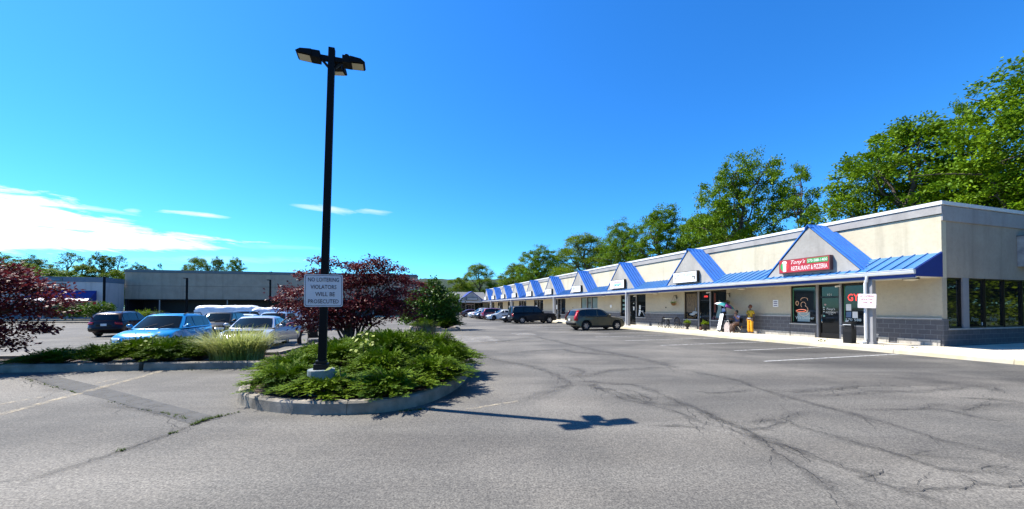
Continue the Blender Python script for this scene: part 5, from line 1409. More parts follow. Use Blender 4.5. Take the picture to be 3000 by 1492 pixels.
wb=thing('white_building',(-62.5,59.2,0),math.atan2(-U[1],-U[0])+0,'white rendered shop building with blue awning left of the long grey store','building')
wb.rotation_euler=(0,0,math.atan2(V[1],V[0]))     # local x to the right along the front, y into the lot behind
mb=MB(); mb.box(-24,0,0,.3,.9,5.6); mb.box(-.3,0,.3,4.4,.9,5.6); mb.build('wall',MAT['whitewall'],wb)
mb=MB(); mb.box(-24.05,.05,-.05,.3,5.6,6.35); mb.box(-.3,.05,.3,4.4,5.6,6.35); mb.build('cornice',MAT['bluebase'],wb)
mb=MB(); mb.box(-24,.02,-.02,.3,-.3,.9); mb.box(-.3,.02,.3,4.4,-.3,.9); mb.build('base',MAT['bluebase'],wb)
mb=MB(); mb.box(-24,-.3,.3,12,5.4,5.5); mb.build('roof',MAT['roofdeck'],wb)
mb=MB(); mb.prism([(-1.9,2.75),(0,4.3),(0,2.75)],-8.6,-1.0,'x'); mb.build('awning',MAT['bluedark'],wb)
mb=MB(); mb.box(-8.2,-4.6,-.06,.0,4.4,5.35)
fr=mb.build('window',MAT['frame'],wb)
mb=MB(); 
for k in range(3): mb.box(-8.05+k*1.15,-7.0+k*1.15,-.09,-.06,4.52,5.25)
mb.build('pane',MAT['paleglass'],fr)
mb=MB(); mb.box(-8.0,-5.0,-.12,.0,5.68,6.2); sgn_=mb.build('sign_panel',MAT['storeband'],wb)
mb=MB(); mb.box(-7.6,-5.3,-.15,-.12,5.8,6.08); mb.build('sign_face',M('pale_blue_sign',(.12,.22,.32),.5,var=.3),sgn_)
mb=MB(); mb.box(-6.2,-3.2,-1.95,-1.2,2.45,2.72); mb.build('entrance_hood',MAT['white'],wb)
mb=MB(); 
for x in (-6.1,-3.4,-8.4): mb.box(x,x+.18,-1.85,-1.65,-.3,2.6)
mb.build('awning_post',MAT['pier'],wb)
mb=MB(); mb.box(-7.9,-1.4,-.05,.0,.3,2.6); sf=mb.build('shopfront',MAT['shopglass'],wb)
eb=thing('end_building',W(78.2,4.0),math.atan2(V[1],V[0]),'grey roofed shop building with central gable closing the far end of the row','building')
# local x right along its front, -y towards the camera
mb=MB(); mb.box(-9,4.2,0,.3,.1,3.0); mb.box(-9,-8.7,.3,9,.1,3.0); mb.build('wall',M('tan_stucco',(.42,.38,.30),.9),eb)
mb=MB(); mb.box(-9.02,4.2,-.04,.3,0,1.15); mb.build('base',MAT['block'],eb)
mb=MB(); mb.prism([(-1.9,3.05),(1.9+1.6,5.45),(9,3.0),(9,2.95),(-1.9,2.95)],-9.6,4.0,'x'); mb.build('roof',MAT['shingle'],eb)
mb=MB(); mb.prism([(-2.95,3.1),(2.95,3.1),(0,5.30)],-1.95,2.0,'y'); gb=mb.build('gable',MAT['gablegrey'],eb)
mb=MB()
for sg in (-1,1): mb.prism([(0,5.30),(sg*3.1,3.0),(sg*3.1,3.16),(0,5.47)],-2.05,2.2,'y')
mb.build('gable_roof',MAT['bluedark'],gb)
mb=MB(); mb.box(-9.6,4.0,-2.0,-1.85,2.9,3.1); mb.build('gutter',MAT['gutter'],eb)
for (x0,x1,nm) in ((-3.0,-1.1,'window'),(-.9,.9,'door'),(1.1,3.0,'window')):
    mb=MB(); mb.box(x0,x1,-.08,.0,.2 if nm=='door' else .95,2.75); w_=mb.build(nm,MAT['frame'],eb)
    mb=MB(); mb.box(x0+.07,x1-.07,-.10,-.08,.3 if nm=='door' else 1.02,2.68); mb.build('pane',MAT['shopglass'],w_)
mb=MB(); mb.box(-.9,.9,-.14,-.10,2.3,2.6); mb.build('door_banner',M('pink_banner',(.42,.26,.22),.6,var=.2),eb)
for x in (-6,3.6):
    mb=MB(); mb.box(x,x+.2,-1.85,-1.65,.1,2.9); mb.build('column',MAT['pier'],eb)
q=W(78.2,4.0); es=thing('shop_sign',(q[0]+V[0]*0-U[0]*2.0,q[1]-U[1]*2.0,3.72),math.atan2(V[1],V[0]),'white sign with dark border on the gable of the grey roofed building','sign')
mb=MB(); mb.box(-1.3,1.3,-.2,0,-.32,.32); mb.build('cabinet',MAT['frame'],es)
mb=MB(); mb.box(-1.2,1.2,-.21,-.195,-.24,.24); mb.build('face',M('sign_face_pale',(.45,.47,.47),.5),es)
mb=MB(); mb.ball((-.98,-.212,0),(.13,.004,.13),10)
for k in range(11): mb.box(-.72+k*.17,-.62+k*.17,-.214,-.21,-.09,.09)
mb.build('lettering',M('sign_letter_grey',(.2,.22,.22),.5),es)

# ------------------------------------------------------------------ wrapped loads, bench, far lamp posts
def wrapped(loc,L_,H_,D_,label,seed,name='wrapped_load'):
    r=np.random.default_rng(seed)
    t=thing(name,(loc[0],loc[1],-.22),math.atan2(V[1],V[0]),label,'wrapped load','white wrapped loads in front of the grey store')
    nx,nr=28,14; vs=[]
    for i in range(nx):
        x=-L_/2+L_*i/(nx-1); e=min(1,.35+min(i,nx-1-i)*.33)
        for k in range(nr):
            a=PI*k/(nr-1); c=math.copysign(abs(math.cos(a))**.45,math.cos(a)); s_=abs(math.sin(a))**.4
            vs.append((x+r.normal(0,.03),-D_/2*c*(.8+.2*e)+r.normal(0,.03),.55+(H_-.55)*s_*(.80+.20*e)+r.normal(0,.03)))
    fs=[(i*nr+k,i*nr+k+1,(i+1)*nr+k+1,(i+1)*nr+k) for i in range(nx-1) for k in range(nr-1)]+[tuple(range(nr)),tuple(range(nx*nr-1,(nx-1)*nr-1,-1))]
    mb=MB(); mb.add(vs,fs); mb.build('wrapping',MAT['tarp'],t,smooth=50)
    mb=MB(); mb.box(-L_/2+.2,L_/2-.2,-D_/2+.1,D_/2-.1,.38,.58); mb.build('deck',MAT['plastic'],t)
    for x in (-L_*.18,L_*.18):
        for y in (-D_/2+.15,D_/2-.15):
            mb=MB(); mb.lathe([(0,-.1),(.3,-.1),(.33,-.06),(.33,.06),(.3,.1),(0,.1)],18,(x,y,.33),'y'); mb.build('wheel',MAT['rubber'],t,smooth=40)
    mb=MB(); mb.box(L_*.05,L_*.16,-D_/2-.02,-D_/2+.03,.95,1.35); mb.build('door_flap',M('flap_grey',(.42,.40,.42),.6),t)
wrapped((-33.4,45.5),6.0,2.2,2.3,'long white plastic wrapped trailer load, left one before the grey store',3)
wrapped((-25.7,42.5),4.7,1.95,2.0,'shorter white wrapped trailer load right of the long one',5)
t=thing('bench',(-51.5,54.2,.12),math.atan2(V[1],V[0]),'pale slatted bench on the verge before the dark store front','bench')
mb=MB()
for k in range(3): mb.box(-1.2,1.2,-.25+k*.17,-.11+k*.17,.42,.47)
mb.build('seat',M('pale_wood',(.36,.34,.30),.8),t)
mb=MB()
for k in range(3): mb.box(-1.2,1.2,.26,.30,.60+k*.16,.72+k*.16)
mb.build('backrest',M('pale_wood_back',(.38,.36,.32),.8),t)
for x in (-1.0,.9):
    mb=MB(); mb.box(x,x+.1,-.25,.30,0,.42); mb.box(x,x+.1,.3,.34,0,1.05); mb.build('leg',MAT['pier'],t)
def farlamp(x,y,h,label):
    t=thing('lamp_post',(x,y,0),math.atan2(V[1],V[0]),label,'lamp post','thin dark lamp posts across the car park')
    mb=MB(); mb.prism([(-.11,-.11),(.11,-.11),(.11,.11),(-.11,.11)],.5,h,'z'); mb.build('pole',MAT['lamppole'],t)
    mb=MB(); mb.box(-.25,.25,-.25,.25,-.3,.6); mb.build('footing',MAT['ledge'],t)
    mb=MB(); mb.box(-.45,.02,-.12,.12,h-.10,h); mb.build('lamp_head',MAT['lamppole'],t)
farlamp(-60.3,57.0,6.3,'thin dark lamp post in front of the white building corner')
farlamp(-50.6,60.0,6.35,'thin dark lamp post left of the wrapped loads before the grey store')
farlamp(-37.0,59.0,6.0,'thin dark lamp post above the shorter wrapped load')

# ------------------------------------------------------------------ vegetation
def crown_leaves(lobes,n_clump,per,L_,Wd,cl=.55,up=.55,flat=.6,fill=.35):
    """leaf clumps spread over the shells of several lobes; sprays droop outward in flat pads"""
    out=[]
    vol=np.array([(l[3]*l[4]*l[5])**(2/3) for l in lobes]); vol/=vol.sum()
    for l,w in zip(lobes,vol):
        c=np.array(l[:3]); r=np.array(l[3:6]); m=max(3,int(n_clump*w))
        d=rvec(m); d[:,2]=np.where(d[:,2]<-.35,-d[:,2]*.6,d[:,2])
        rad=np.where(rng.random(m)<fill,rng.uniform(.35,.85,m),rng.uniform(.85,1.08,m))[:,None]
        cc=c+d*r*rad
        for i in range(m):
            s=cl*rng.uniform(.6,1.35); k=int(per*rng.uniform(.5,1.4))
            p=rng.normal(size=(k,3))*np.array((s,s,s*flat))*.55+cc[i]
            # pads sag away from the stem
            p[:,2]-=((p[:,0]-cc[i,0])**2+(p[:,1]-cc[i,1])**2)*.10
            dr=(p-c)*np.array((1,1,.3)); dr/=np.linalg.norm(dr,axis=1,keepdims=True)+1e-6; dr=dr+rvec(k)*.8
            nn=rvec(k)*.75+np.array((0,0,up))+d[i]*.35; nn/=np.linalg.norm(nn,axis=1,keepdims=True)
            out.append(leaves_np(p,dr,nn,L_*rng.uniform(.65,1.25,k),Wd*rng.uniform(.65,1.25,k),.12))
    return merge(out)
def limb(mb,a,b,r0,r1,seed,n=5,wob=.10):
    r=random.Random(seed); a=Vector(a);b=Vector(b);L_=(b-a).length; pts=[];rad=[]
    for i in range(n+1):
        t=i/n; p=a.lerp(b,t)+Vector((r.uniform(-1,1),r.uniform(-1,1),r.uniform(-.3,1)*.5))*L_*wob*math.sin(PI*t)
        pts.append(p); rad.append(r0+(r1-r0)*t)
    mb.tube(pts,rad,7); return pts
TREES={}
def tree_kind(key,H,Rw,trunk_h,lobes_n,n_clump,per,L_,Wd,leaf,seed,cl=.6,spread=1.0,sparse=False,twigs=30):
    global rng
    rng=np.random.default_rng(seed); r=random.Random(seed)
    lobes=[]
    for k in range(lobes_n):
        t=(k+.5)/lobes_n; z=trunk_h+(H-trunk_h)*(.10+.80*t)
        prof=math.sin(PI*(.18+.72*t))**.7
        a=k*2.399+r.uniform(-.4,.4); rr=Rw*prof*r.uniform(.35,.72)*spread
        s=Rw*r.uniform(.34,.52)*(.75+.35*prof)*(.75 if sparse else 1)
        lobes.append((rr*math.cos(a),rr*math.sin(a),z,s,s,s*r.uniform(.72,1.0)))
    lobes.append((r.uniform(-.1,.1)*Rw,r.uniform(-.1,.1)*Rw,H-Rw*.30,Rw*.34,Rw*.34,Rw*.30))
    crown=raw_mesh('crown',*crown_leaves(lobes,int(n_clump*1.35),int(per*2.0),L_*.70,Wd*.70,cl*.72,.7,.55,.22),MAT[leaf])
    mb=MB(); top=(r.uniform(-.3,.3),r.uniform(-.3,.3),H*.78)
    pts=limb(mb,(0,0,0),top,.022*H,.008*H,seed,7,.035)
    for k,l in enumerate(lobes):
        f=min(.92,max(.2,(l[2]-l[5]*1.5)/ (H*.78)))
        s=pts[int(f*7)]
        q=limb(mb,s,(l[0]*.95,l[1]*.95,l[2]),.009*H,.003*H,seed+k,4,.10)
        for j in range(3 if not sparse else 6):
            d=Vector((r.gauss(0,1),r.gauss(0,1),r.gauss(.4,.7))).normalized(); b=Vector(q[r.choice((2,3,4))])
            limb(mb,b,b+d*l[3]*1.05,.004*H,.0012*H,seed+31*k+j,3,.12)
    trunk=mb.mesh('trunk',MAT['bark'],60)
    TREES[key]=(crown,trunk,H)
tree_kind('maple',17,6.6,2.2,18,420,46,.36,.22,'leaf',5,.85)
tree_kind('maple_b',17,5.4,2.0,16,380,44,.36,.22,'leaf',17,.80)
tree_kind('oak',17,5.6,2.4,15,330,44,.33,.20,'leafd',23,.75,1.05)
tree_kind('ash',16,3.8,4.0,10,150,36,.34,.18,'leaf',41,.70,1.1,True)
tree_kind('lime',15,5.2,1.6,13,380,46,.34,.22,'leafy',59,.8)
tree_kind('thin',14,4.0,5.0,8,60,26,.34,.18,'leafd',71,.8,1.2,True)
tree_kind('locust',15,5.0,2.6,14,300,44,.30,.15,'leafy',83,.95,1.3,True)
def tree(key,x,y,H,wid,label,rz=0,name='broadleaf_tree',group='trees behind the shop row'):
    cr,tr,H0=TREES[key]; t=thing(name,(x,y,0),rz,label,'tree',group)
    for nm,me in (('crown',cr),('trunk',tr)):
        o=link(nm,me,t); o.scale=(wid,wid,H/H0)
    return t
def T(key,px,ytop,wid_px,dd,label,rz=0,**k):
    """stand a tree behind the shops, dd metres behind the front, seen at photo column px"""
    r=(px-1500)/1130; X0=CX+dd*V[0]; Y0=CY+dd*V[1]
    s=(X0-r*Y0)/(-U[0]+r*U[1]); x,y=X0+s*U[0],Y0+s*U[1]
    H=1.7+(902-ytop)/1130*y
    base={'maple':6.6,'maple_b':5.4,'oak':5.6,'ash':3.8,'lime':5.2,'thin':4,'locust':5.0}[key]
    return tree(key,x,y,H,wid_px/1130*y/2/base/.92,label,rz,**k)
T('ash',2830,290,120,23,'loose open branch tree between the broad tree and the right edge tree',.9)
T('maple',3140,150,560,22,'tallest tree at the right edge above the shaded end wall',.4)
T('maple_b',2665,345,375,21,'broad bright tree above the near corner of the shop row',2.1)
T('lime',2820,470,330,27,'yellow green tree behind the tallest right edge tree',.9)
T('maple_b',2570,470,190,24,'low leafy tree left of the broad tree near the corner',4.4)
T('ash',2350,478,108,21,'slim open tree with bare twigs behind the restaurant gable',1.2)
T('maple',2175,458,262,20,'large rounded tree above the second gable',3.0)
T('oak',2110,610,200,24,'dark tree half hidden left of the large rounded tree',2.0)
T('lime',2270,700,150,27,'short yellowish tree between the rounded tree and the slim one',5.1)
T('maple_b',1935,612,190,20,'full green tree above the third gable',.2)
T('lime',2050,640,170,26,'yellow green tree in the gap right of the full green tree',2.8)
T('maple',1832,650,150,21,'dark narrow tree left of the full green tree',1.0)
T('locust',1712,684,200,19,'feathery wide tree above the fourth and fifth gables',.5)
T('maple_b',1770,715,150,26,'low tree filling the gap beside the feathery tree',1.9)
T('maple',1578,722,138,19,'dense tree above the sixth gable',4.0)
T('lime',1520,775,120,22,'low yellow green tree left of the dense tree',.7)
T('oak',1640,745,130,30,'small dark tree between the dense tree and the feathery one',3.3)
T('maple_b',2960,480,300,19,'low bough heavy tree directly behind the end wall top',3.9)
def far_tree(key,px,ytop,wpx,y,label,rz=0,group='trees beyond the car park'):
    x=(px-1500)/1130*y; H=1.7+(902-ytop)/1130*y
    base={'maple':6.6,'maple_b':5.4,'oak':5.6,'ash':3.8,'lime':5.2,'thin':4,'locust':5.0}[key]
    return tree(key,x,y,H,wpx/1130*y/2/base/.92,label,rz,group=group)
far_tree('locust',1402,772,105,112,'tall loose tree behind the grey roofed end building',.6)
far_tree('lime',1345,812,75,106,'short bright tree left of the loose tree at the row end',2.0)
far_tree('maple_b',1450,835,80,108,'low tree right of the loose tree at the row end',3.7)
for i,(k,px,yt,w,y,lb) in enumerate([('maple',-40,735,150,70,'green tree at the far left edge of the photo'),('lime',70,770,120,78,'yellow green tree above the left purple maple'),
   ('oak',110,755,130,88,'dark tree with flat top left of the white building'),('thin',190,735,100,84,'thin airy tree above the white building sign'),
   ('lime',245,775,110,80,'round yellow green tree right of the thin airy tree'),('oak',295,742,85,82,'dark upright tree above the white building right half'),
   ('thin',345,748,75,84,'bare twigged tree beside the left end of the grey store'),('lime',340,790,80,78,'low bright tree in the gap left of the grey store'),
   ('maple_b',30,795,130,66,'low bushy tree behind the left purple maple'),('maple_b',170,790,140,74,'low bushy tree right behind the white building'),
   ('oak',410,772,60,112,'small tree top just over the grey store roof at left'),('thin',465,770,26,112,'tiny spindly tree top over the grey store roof'),
   ('thin',538,772,40,112,'bare thin tree top over the grey store roof'),('locust',578,752,80,112,'loose tree top over the grey store, first of three close together'),
   ('oak',630,754,62,112,'dark round tree top over the grey store, middle of three'),('maple_b',688,757,62,112,'round tree top over the grey store, rightmost of three'),
   ('thin',790,793,22,112,'tiny twig of a tree over the grey store beside the red maple')]):
    far_tree(k,px,yt,w,y,lb,i*1.3)
for x,y,H,lb,rz in ((38,14.5,11,'tree outside the frame mirrored in the first end windows',.4),(36,9,10,'second tree outside the frame mirrored in the end windows',2.0),(47,17.5,13,'third tree outside the frame mirrored in the end windows',3.0)):
    tree('lime',x,y,H,1.25,lb,rz,group='trees mirrored in the end windows')

# purple maples
def red_maple(name,loc,lobes,label,seed,n_clump,per,trunks):
    global rng
    rng=np.random.default_rng(seed); t=thing(name,(loc[0],loc[1],.1),0,label,'tree','purple leaved maples in the beds')
    link('crown',raw_mesh('crown',*crown_leaves(lobes,int(n_clump*1.45),per,.115,.06,.32,.75,.38,.30),MAT['maple']),t)
    mb=MB(); r=random.Random(seed)
    for k,l in enumerate(lobes):
        a=r.choice(trunks); mid=(a[0]*1.0+l[0]*.25,a[1]+l[1]*.25,.55+l[2]*.25)
        p=limb(mb,(a[0]*.4,a[1]*.4,0),mid,.055,.04,seed+k,4,.06)
        q=limb(mb,mid,(l[0],l[1],l[2]+l[5]*.2),.038,.010,seed+7*k,5,.10)
        for j in range(5):
            b=Vector(q[r.choice((2,3,4,5))]); d=Vector((r.gauss(0,1),r.gauss(0,1),r.gauss(.2,.4))).normalized()
            limb(mb,b,b+d*max(l[3],.4)*1.0,.010,.003,seed+11*k+j,3,.1)
    mb.build('trunk',MAT['bark'],t,smooth=60)
    return t
lob=[(-2.2,.2,1.55,.75,.7,.30),(-1.75,-.3,2.15,.8,.7,.32),(-1.55,.2,2.85,.6,.6,.28),(-1.05,.0,3.35,.42,.42,.22),(-1.1,-.4,1.25,.8,.7,.40),(-.6,.3,2.35,.9,.8,.40),
     (-.3,-.2,1.6,.8,.8,.5),(.35,.2,2.55,.9,.8,.42),(.75,-.1,3.1,.7,.7,.30),(1.15,.1,3.38,.42,.42,.18),(.15,.1,3.2,.35,.35,.16),(1.45,.2,2.6,.85,.8,.36),(2.05,.1,2.05,.75,.7,.36),(1.1,-.3,1.7,.9,.8,.5),(1.9,.0,1.3,.75,.7,.42),(.3,-.4,1.0,.8,.7,.45),(-1.5,.1,.85,.6,.6,.35),(-2.75,.1,1.95,.35,.4,.14),(2.55,.1,2.45,.4,.4,.16),(1.85,.1,3.05,.4,.4,.15)]
lob=[(l[0]*.94,)+tuple(l[1:]) for l in lob]
red_maple('red_maple_tree',(-6.35,15.2),lob,'wide purple leaved maple in the island behind the lamp post',3,520,30,[(-.2,.1),(.15,-.1),(.3,.2)])
lob2=[(2.2,-.1,1.5,.85,.7,.34),(2.5,-.3,1.0,.6,.6,.22),(1.7,.2,2.0,.9,.8,.36),(1.9,-.4,2.35,.75,.6,.24),(1.1,.1,2.5,.9,.8,.35),(.4,.0,2.4,1.0,.9,.5),(1.2,-.3,1.4,.9,.8,.45),(.9,-.2,.85,.8,.7,.40),(0,.1,1.5,1,1,.6),(-.8,.1,2.2,.9,.8,.5),(3.0,-.1,1.75,.45,.45,.14),(2.75,.1,2.15,.4,.4,.14),(1.6,-.2,.55,.55,.5,.22)]
red_maple('red_maple_tree',(-15.9,10.75),lob2,'purple leaved maple overhanging the left edge of the photo',8,400,32,[(0,0),(.2,.1)])

# low spreading junipers: feathery sprays fanned from each plant's centre
def juniper_mesh(seed,R_=1.0,H_=.62,nb=104):
    g=np.random.default_rng(seed); P=[];D=[];Nn=[];Ls=[];Ws=[]; mb=MB()
    for k in range(nb):
        a=2*PI*k/nb*5.17+g.normal(0,.2); lob=1+.10*math.sin(3*a+seed)+.07*math.sin(7*a+2.1*seed)
        q=g.uniform(.30,1.0)**.8; reach=R_*lob*q; rise=H_*g.uniform(.55,1.05)*(1-.60*q**2)+.03
        out=np.array((math.cos(a),math.sin(a),0)); sd0=np.array((-out[1],out[0],0))
        bend=g.normal(0,.16)
        def pt(t): return out*reach*t+sd0*bend*reach*t*t+np.array((0,0,rise*math.sin(min(1,t*1.15)*PI*.5)-.12*rise*max(0,t-.7)*3+.02))
        mb.tube([pt(t) for t in (0,.3,.6,.85)],[.016,.012,.007,.003],5)
        m=int(9+15*q)
        for j in range(m):
            t=.34+.70*(j/m); p0=pt(t); ax=pt(t+.03)-pt(t-.03); ax/=np.linalg.norm(ax)
            s2=np.cross(ax,(0,0,1)); s2/=np.linalg.norm(s2); up=np.cross(s2,ax)
            sg=1 if j%2 else -1; spread=g.uniform(.25,.85)*(1-.45*(j/m))
            d=ax*.8+s2*sg*spread*1.15+up*g.uniform(.0,.38); d/=np.linalg.norm(d)
            sp=np.cross(d,up); sp/=np.linalg.norm(sp)+1e-9; sp=sp+up*g.normal(0,.35)
            Ln=g.uniform(.13,.25)*(1.1-.35*j/m); mm=9
            for i in range(mm):
                u=(i+.4)/mm; p=p0+d*Ln*u-np.array((0,0,.05*u*u*Ln)); wl=Ln*.33*(1-.70*u)+.012
                for s3 in (-1,1):
                    dd=d*.95+sp*s3*.62+up*g.normal(.12,.12)
                    P.append(p);D.append(dd);Nn.append(up+g.normal(0,.28,3));Ls.append(wl*g.uniform(.7,1.2));Ws.append(.0145*g.uniform(.7,1.3))
            P.append(p0+d*Ln*.7);D.append(d+up*.1);Nn.append(up);Ls.append(Ln*.38);Ws.append(.016)
    Nn=np.array(Nn); Nn/=np.linalg.norm(Nn,axis=1,keepdims=True)
    v,f=leaves_np(np.array(P),np.array(D),Nn,np.array(Ls),np.array(Ws),.05)
    return raw_mesh('foliage',v,f,MAT['juniper']),mb.mesh('stem',MAT['bark'],60)
JM=[juniper_mesh(s) for s in (1,2,3,4)]
def juniper(x,y,r,h,label,k,rz,group):
    t=thing('juniper_shrub',(x,y,.10),rz,label,'shrub',group)
    for nm,me in zip(('foliage','stem'),JM[k%4]):
        o=link(nm,me,t); o.scale=(r,r,h/.62)
gA='junipers in the front bed'; gB='junipers in the left strip'
for i,(x,y,r,h,lb) in enumerate([(-4.32,7.52,.86,.50,'juniper at the left tip of the front bed by the pale kerb end'),(-3.35,6.92,.86,.38,'juniper right in front of the lamp post footing'),(-2.2,7.05,.92,.48,'juniper at the front kerb right of the lamp post'),
  (-1.72,8.1,.90,.58,'juniper at the right bend of the front bed kerb'),(-4.85,8.6,.95,.55,'juniper on the left flank of the front bed'),(-2.75,8.2,.9,.68,'tall juniper right behind the lamp post'),
  (-1.62,9.7,.95,.72,'outermost juniper overhanging the kerb at right'),(-3.0,9.6,1.05,1.02,'highest juniper mound in the middle of the bed'),(-4.5,9.9,1.0,.72,'juniper behind the lamp post to the left'),(-5.4,10.7,.9,.55,'juniper by the corner where strip and bulb meet'),
  (-2.3,11.6,1.05,.85,'juniper at the right rear near the dry grass'),(-4.0,11.7,1.1,.9,'juniper mound below the purple maple'),(-5.6,12.6,1.0,.60,'juniper below the left boughs of the purple maple'),(-3.6,13.6,1.1,.75,'rear juniper right of the maple trunk'),(-5.1,14.6,1.0,.65,'rear juniper around the maple trunk')]):
    juniper(x,y,r,h,lb,i,i*1.7,gA)
for i,(x,y,r,h,lb) in enumerate([(-12.75,10.85,.85,.42,'leftmost juniper of the left strip'),(-11.75,11.1,.9,.55,'second juniper from the left end of the strip'),(-10.9,11.35,.9,.68,'juniper in the middle of the left strip'),(-10.05,11.25,.85,.66,'juniper in front of the turquoise SUV'),(-9.35,11.55,.8,.52,'juniper just left of the striped grass'),(-11.3,11.9,.9,.7,'rear juniper of the left strip below the turquoise SUV'),(-10.3,12.0,.8,.7,'rear juniper of the strip beside the turquoise SUV wheel'),(-13.55,10.95,.6,.26,'small low juniper at the strip end under the red maple')]):
    juniper(x,y,r,h,lb,i+1,i*2.3,gB)
# juniper and evergreen at the green shrub
t=thing('evergreen_shrub',(-5.05,29.3,.1),.4,'dark low evergreen at the foot of the green shrub in the far island','shrub')
for nm,me in zip(('foliage','stem'),JM[1]):
    o=link(nm,me,t); o.scale=(1.45,1.45,1.35)
t=thing('evergreen_shrub',(-6.3,28.5,.1),1.4,'dark evergreen left below the green shrub in the far island','shrub')
for nm,me in zip(('foliage','stem'),JM[2]):
    o=link(nm,me,t); o.scale=(1.35,1.35,1.3)
rng=np.random.default_rng(21)
t=thing('green_shrub',(-6.2,30.2,.1),0,'large glossy green shrub tree in the far island right of the purple maple','shrub')
lo=[(0,0,2.9,.9,.9,.7),(-.9,.1,2.2,.9,.8,.7),(.9,0,2.2,.95,.9,.7),(0,-.3,1.7,1.2,1,.8),(1.3,-.2,1.5,.8,.8,.6),(-1.2,-.2,1.3,.9,.8,.7),(.4,-.4,1.0,1.2,.9,.7),(.2,.1,3.45,.45,.45,.35),(1.6,-.1,2.3,.4,.4,.3),(-1.4,0,2.6,.4,.4,.3),(0,-.7,.6,1.5,.9,.6),(1.2,-.5,.55,.9,.8,.55),(-1.3,-.5,.6,1.0,.8,.6)]
link('foliage',raw_mesh('foliage',*crown_leaves(lo,430,38,.19,.12,.34,.6,.6,.25),MAT['shrubleaf']),t)
mb=MB()
for k,l in enumerate(lo): limb(mb,(.1*math.cos(k),.1*math.sin(k),0),(l[0],l[1],l[2]),.06,.012,k+5,5,.07)
mb.build('stem',MAT['bark'],t,smooth=60)
def bush(name,x,y,r,h,label,leaf,seed,L_=.09,z=.1,n=60):
    global rng
    rng=np.random.default_rng(seed); t=thing(name,(x,y,z),0,label,'shrub')
    lo=[(.35*r*math.cos(a),.35*r*math.sin(a),h*.5,r*.6,r*.6,h*.5) for a in (0,1.6,3.1,4.7)]
    link('foliage',raw_mesh('foliage',*crown_leaves(lo,n,24,L_,L_*.6,.3*max(r,.5),.5,.7,.3),MAT[leaf]),t)
    mb=MB(); 
    for k in range(5): limb(mb,(0,0,0),(.4*r*math.cos(k*1.3),.4*r*math.sin(k*1.3),h*.7),.02,.006,k,3,.08)
    mb.build('stem',MAT['bark'],t,smooth=60)
bush('low_shrub',-49.0,52.0,1.6,1.1,'low yellow green bush on the verge near the pale bench','leafy',5,.2)
bush('dark_shrub',-53.0,49.5,1.5,2.2,'dark upright bush under the white building awning','leafd',6,.25,n=90)
bush('dark_shrub',-56.0,49.2,1.3,1.9,'dark bush behind the left purple maple, left of the upright one','leafd',7,.25,n=80)
for i,(x,y,h,lb) in enumerate([(33,10.0,2.3,'hedge bush outside the frame mirrored low in the end windows'),(33.5,13.6,2.6,'second hedge bush outside the frame mirrored low in the end windows'),(33,17.2,2.4,'third hedge bush outside the frame mirrored low in the end windows')]):
    bush('hedge_bush',x,y,2.3,h,lb,'leafy',40+i,.22,z=0,n=110)
rng=np.random.default_rng(77)
wl=[]  # unseen tree belt added behind the camera to cut low sky light
for k in range(34):
    a=R(-165+330*k/33)-PI/2; rr=46+8*math.sin(k*2.3); x,y=rr*1.25*math.cos(a),rr*math.sin(a)
    if y>-6 : continue
    h=12+3*math.sin(k*1.7); wl.append((x,y,h*.55,5.5,4,h*.45)); wl.append((x+3,y-3,3.2,5,3,3.2))
o=link('unseen_tree_belt',raw_mesh('unseen_tree_belt',*crown_leaves(wl,1500,16,1.1,.8,1.5,.5,.7,.3),MAT['leaf'])); o['kind']='stuff'
# ornamental grasses
def grass(name,loc,n,R_,H_,wid,mat,label,seed,arch=.7,cat='grass clump'):
    g=np.random.default_rng(seed); vs=[];fs=[]
    for k in range(n):
        a=g.uniform(0,2*PI); q=R_*math.sqrt(g.random())*.75; b=np.array((q*math.cos(a),q*math.sin(a)*.75,0)); a2=a+g.normal(0,.5)
        o=np.array((math.cos(a2),math.sin(a2),0)); Ln=H_*g.uniform(.65,1.3); ar=arch*g.uniform(.25,1.25); s=np.array((-o[1],o[0],0)); m=6; i0=len(vs)
        for j in range(m+1):
            t=j/m; p=b+o*Ln*ar*t**1.9*.75+np.array((0,0,Ln*(t-.42*ar*t**2.6))); w=wid*(1-t**2.2)*.5+.0015
            vs += [p-s*w,p+s*w]
        fs += [[i0+2*j,i0+2*j+1,i0+2*j+3,i0+2*j+2] for j in range(m)]
    t=thing(name,(*loc,.1),0,label,cat); link('blades',raw_mesh('blades',np.array(vs),np.array(fs),mat),t)
    return t
grass('ornamental_grass',(-8.35,11.75),1700,1.0,1.0,.020,MAT['grassblade'],'yellow striped ornamental grass clump between the junipers and the island',4,.95)
grass('dry_grass',(-3.35,14.9),420,.45,1.0,.016,MAT['drygrass'],'tan dry grass clump at the right rear of the front bed',5,.45)
grass('dry_grass',(-2.75,14.0),200,.3,.75,.014,MAT['drygrass'],'smaller dry grass tuft in front of the tan clump',6,.4)
grass('dry_grass',(-1.25,9.6),60,.18,.35,.012,MAT['drygrass'],'brown dead tuft under the rightmost juniper at the kerb',9,.9)
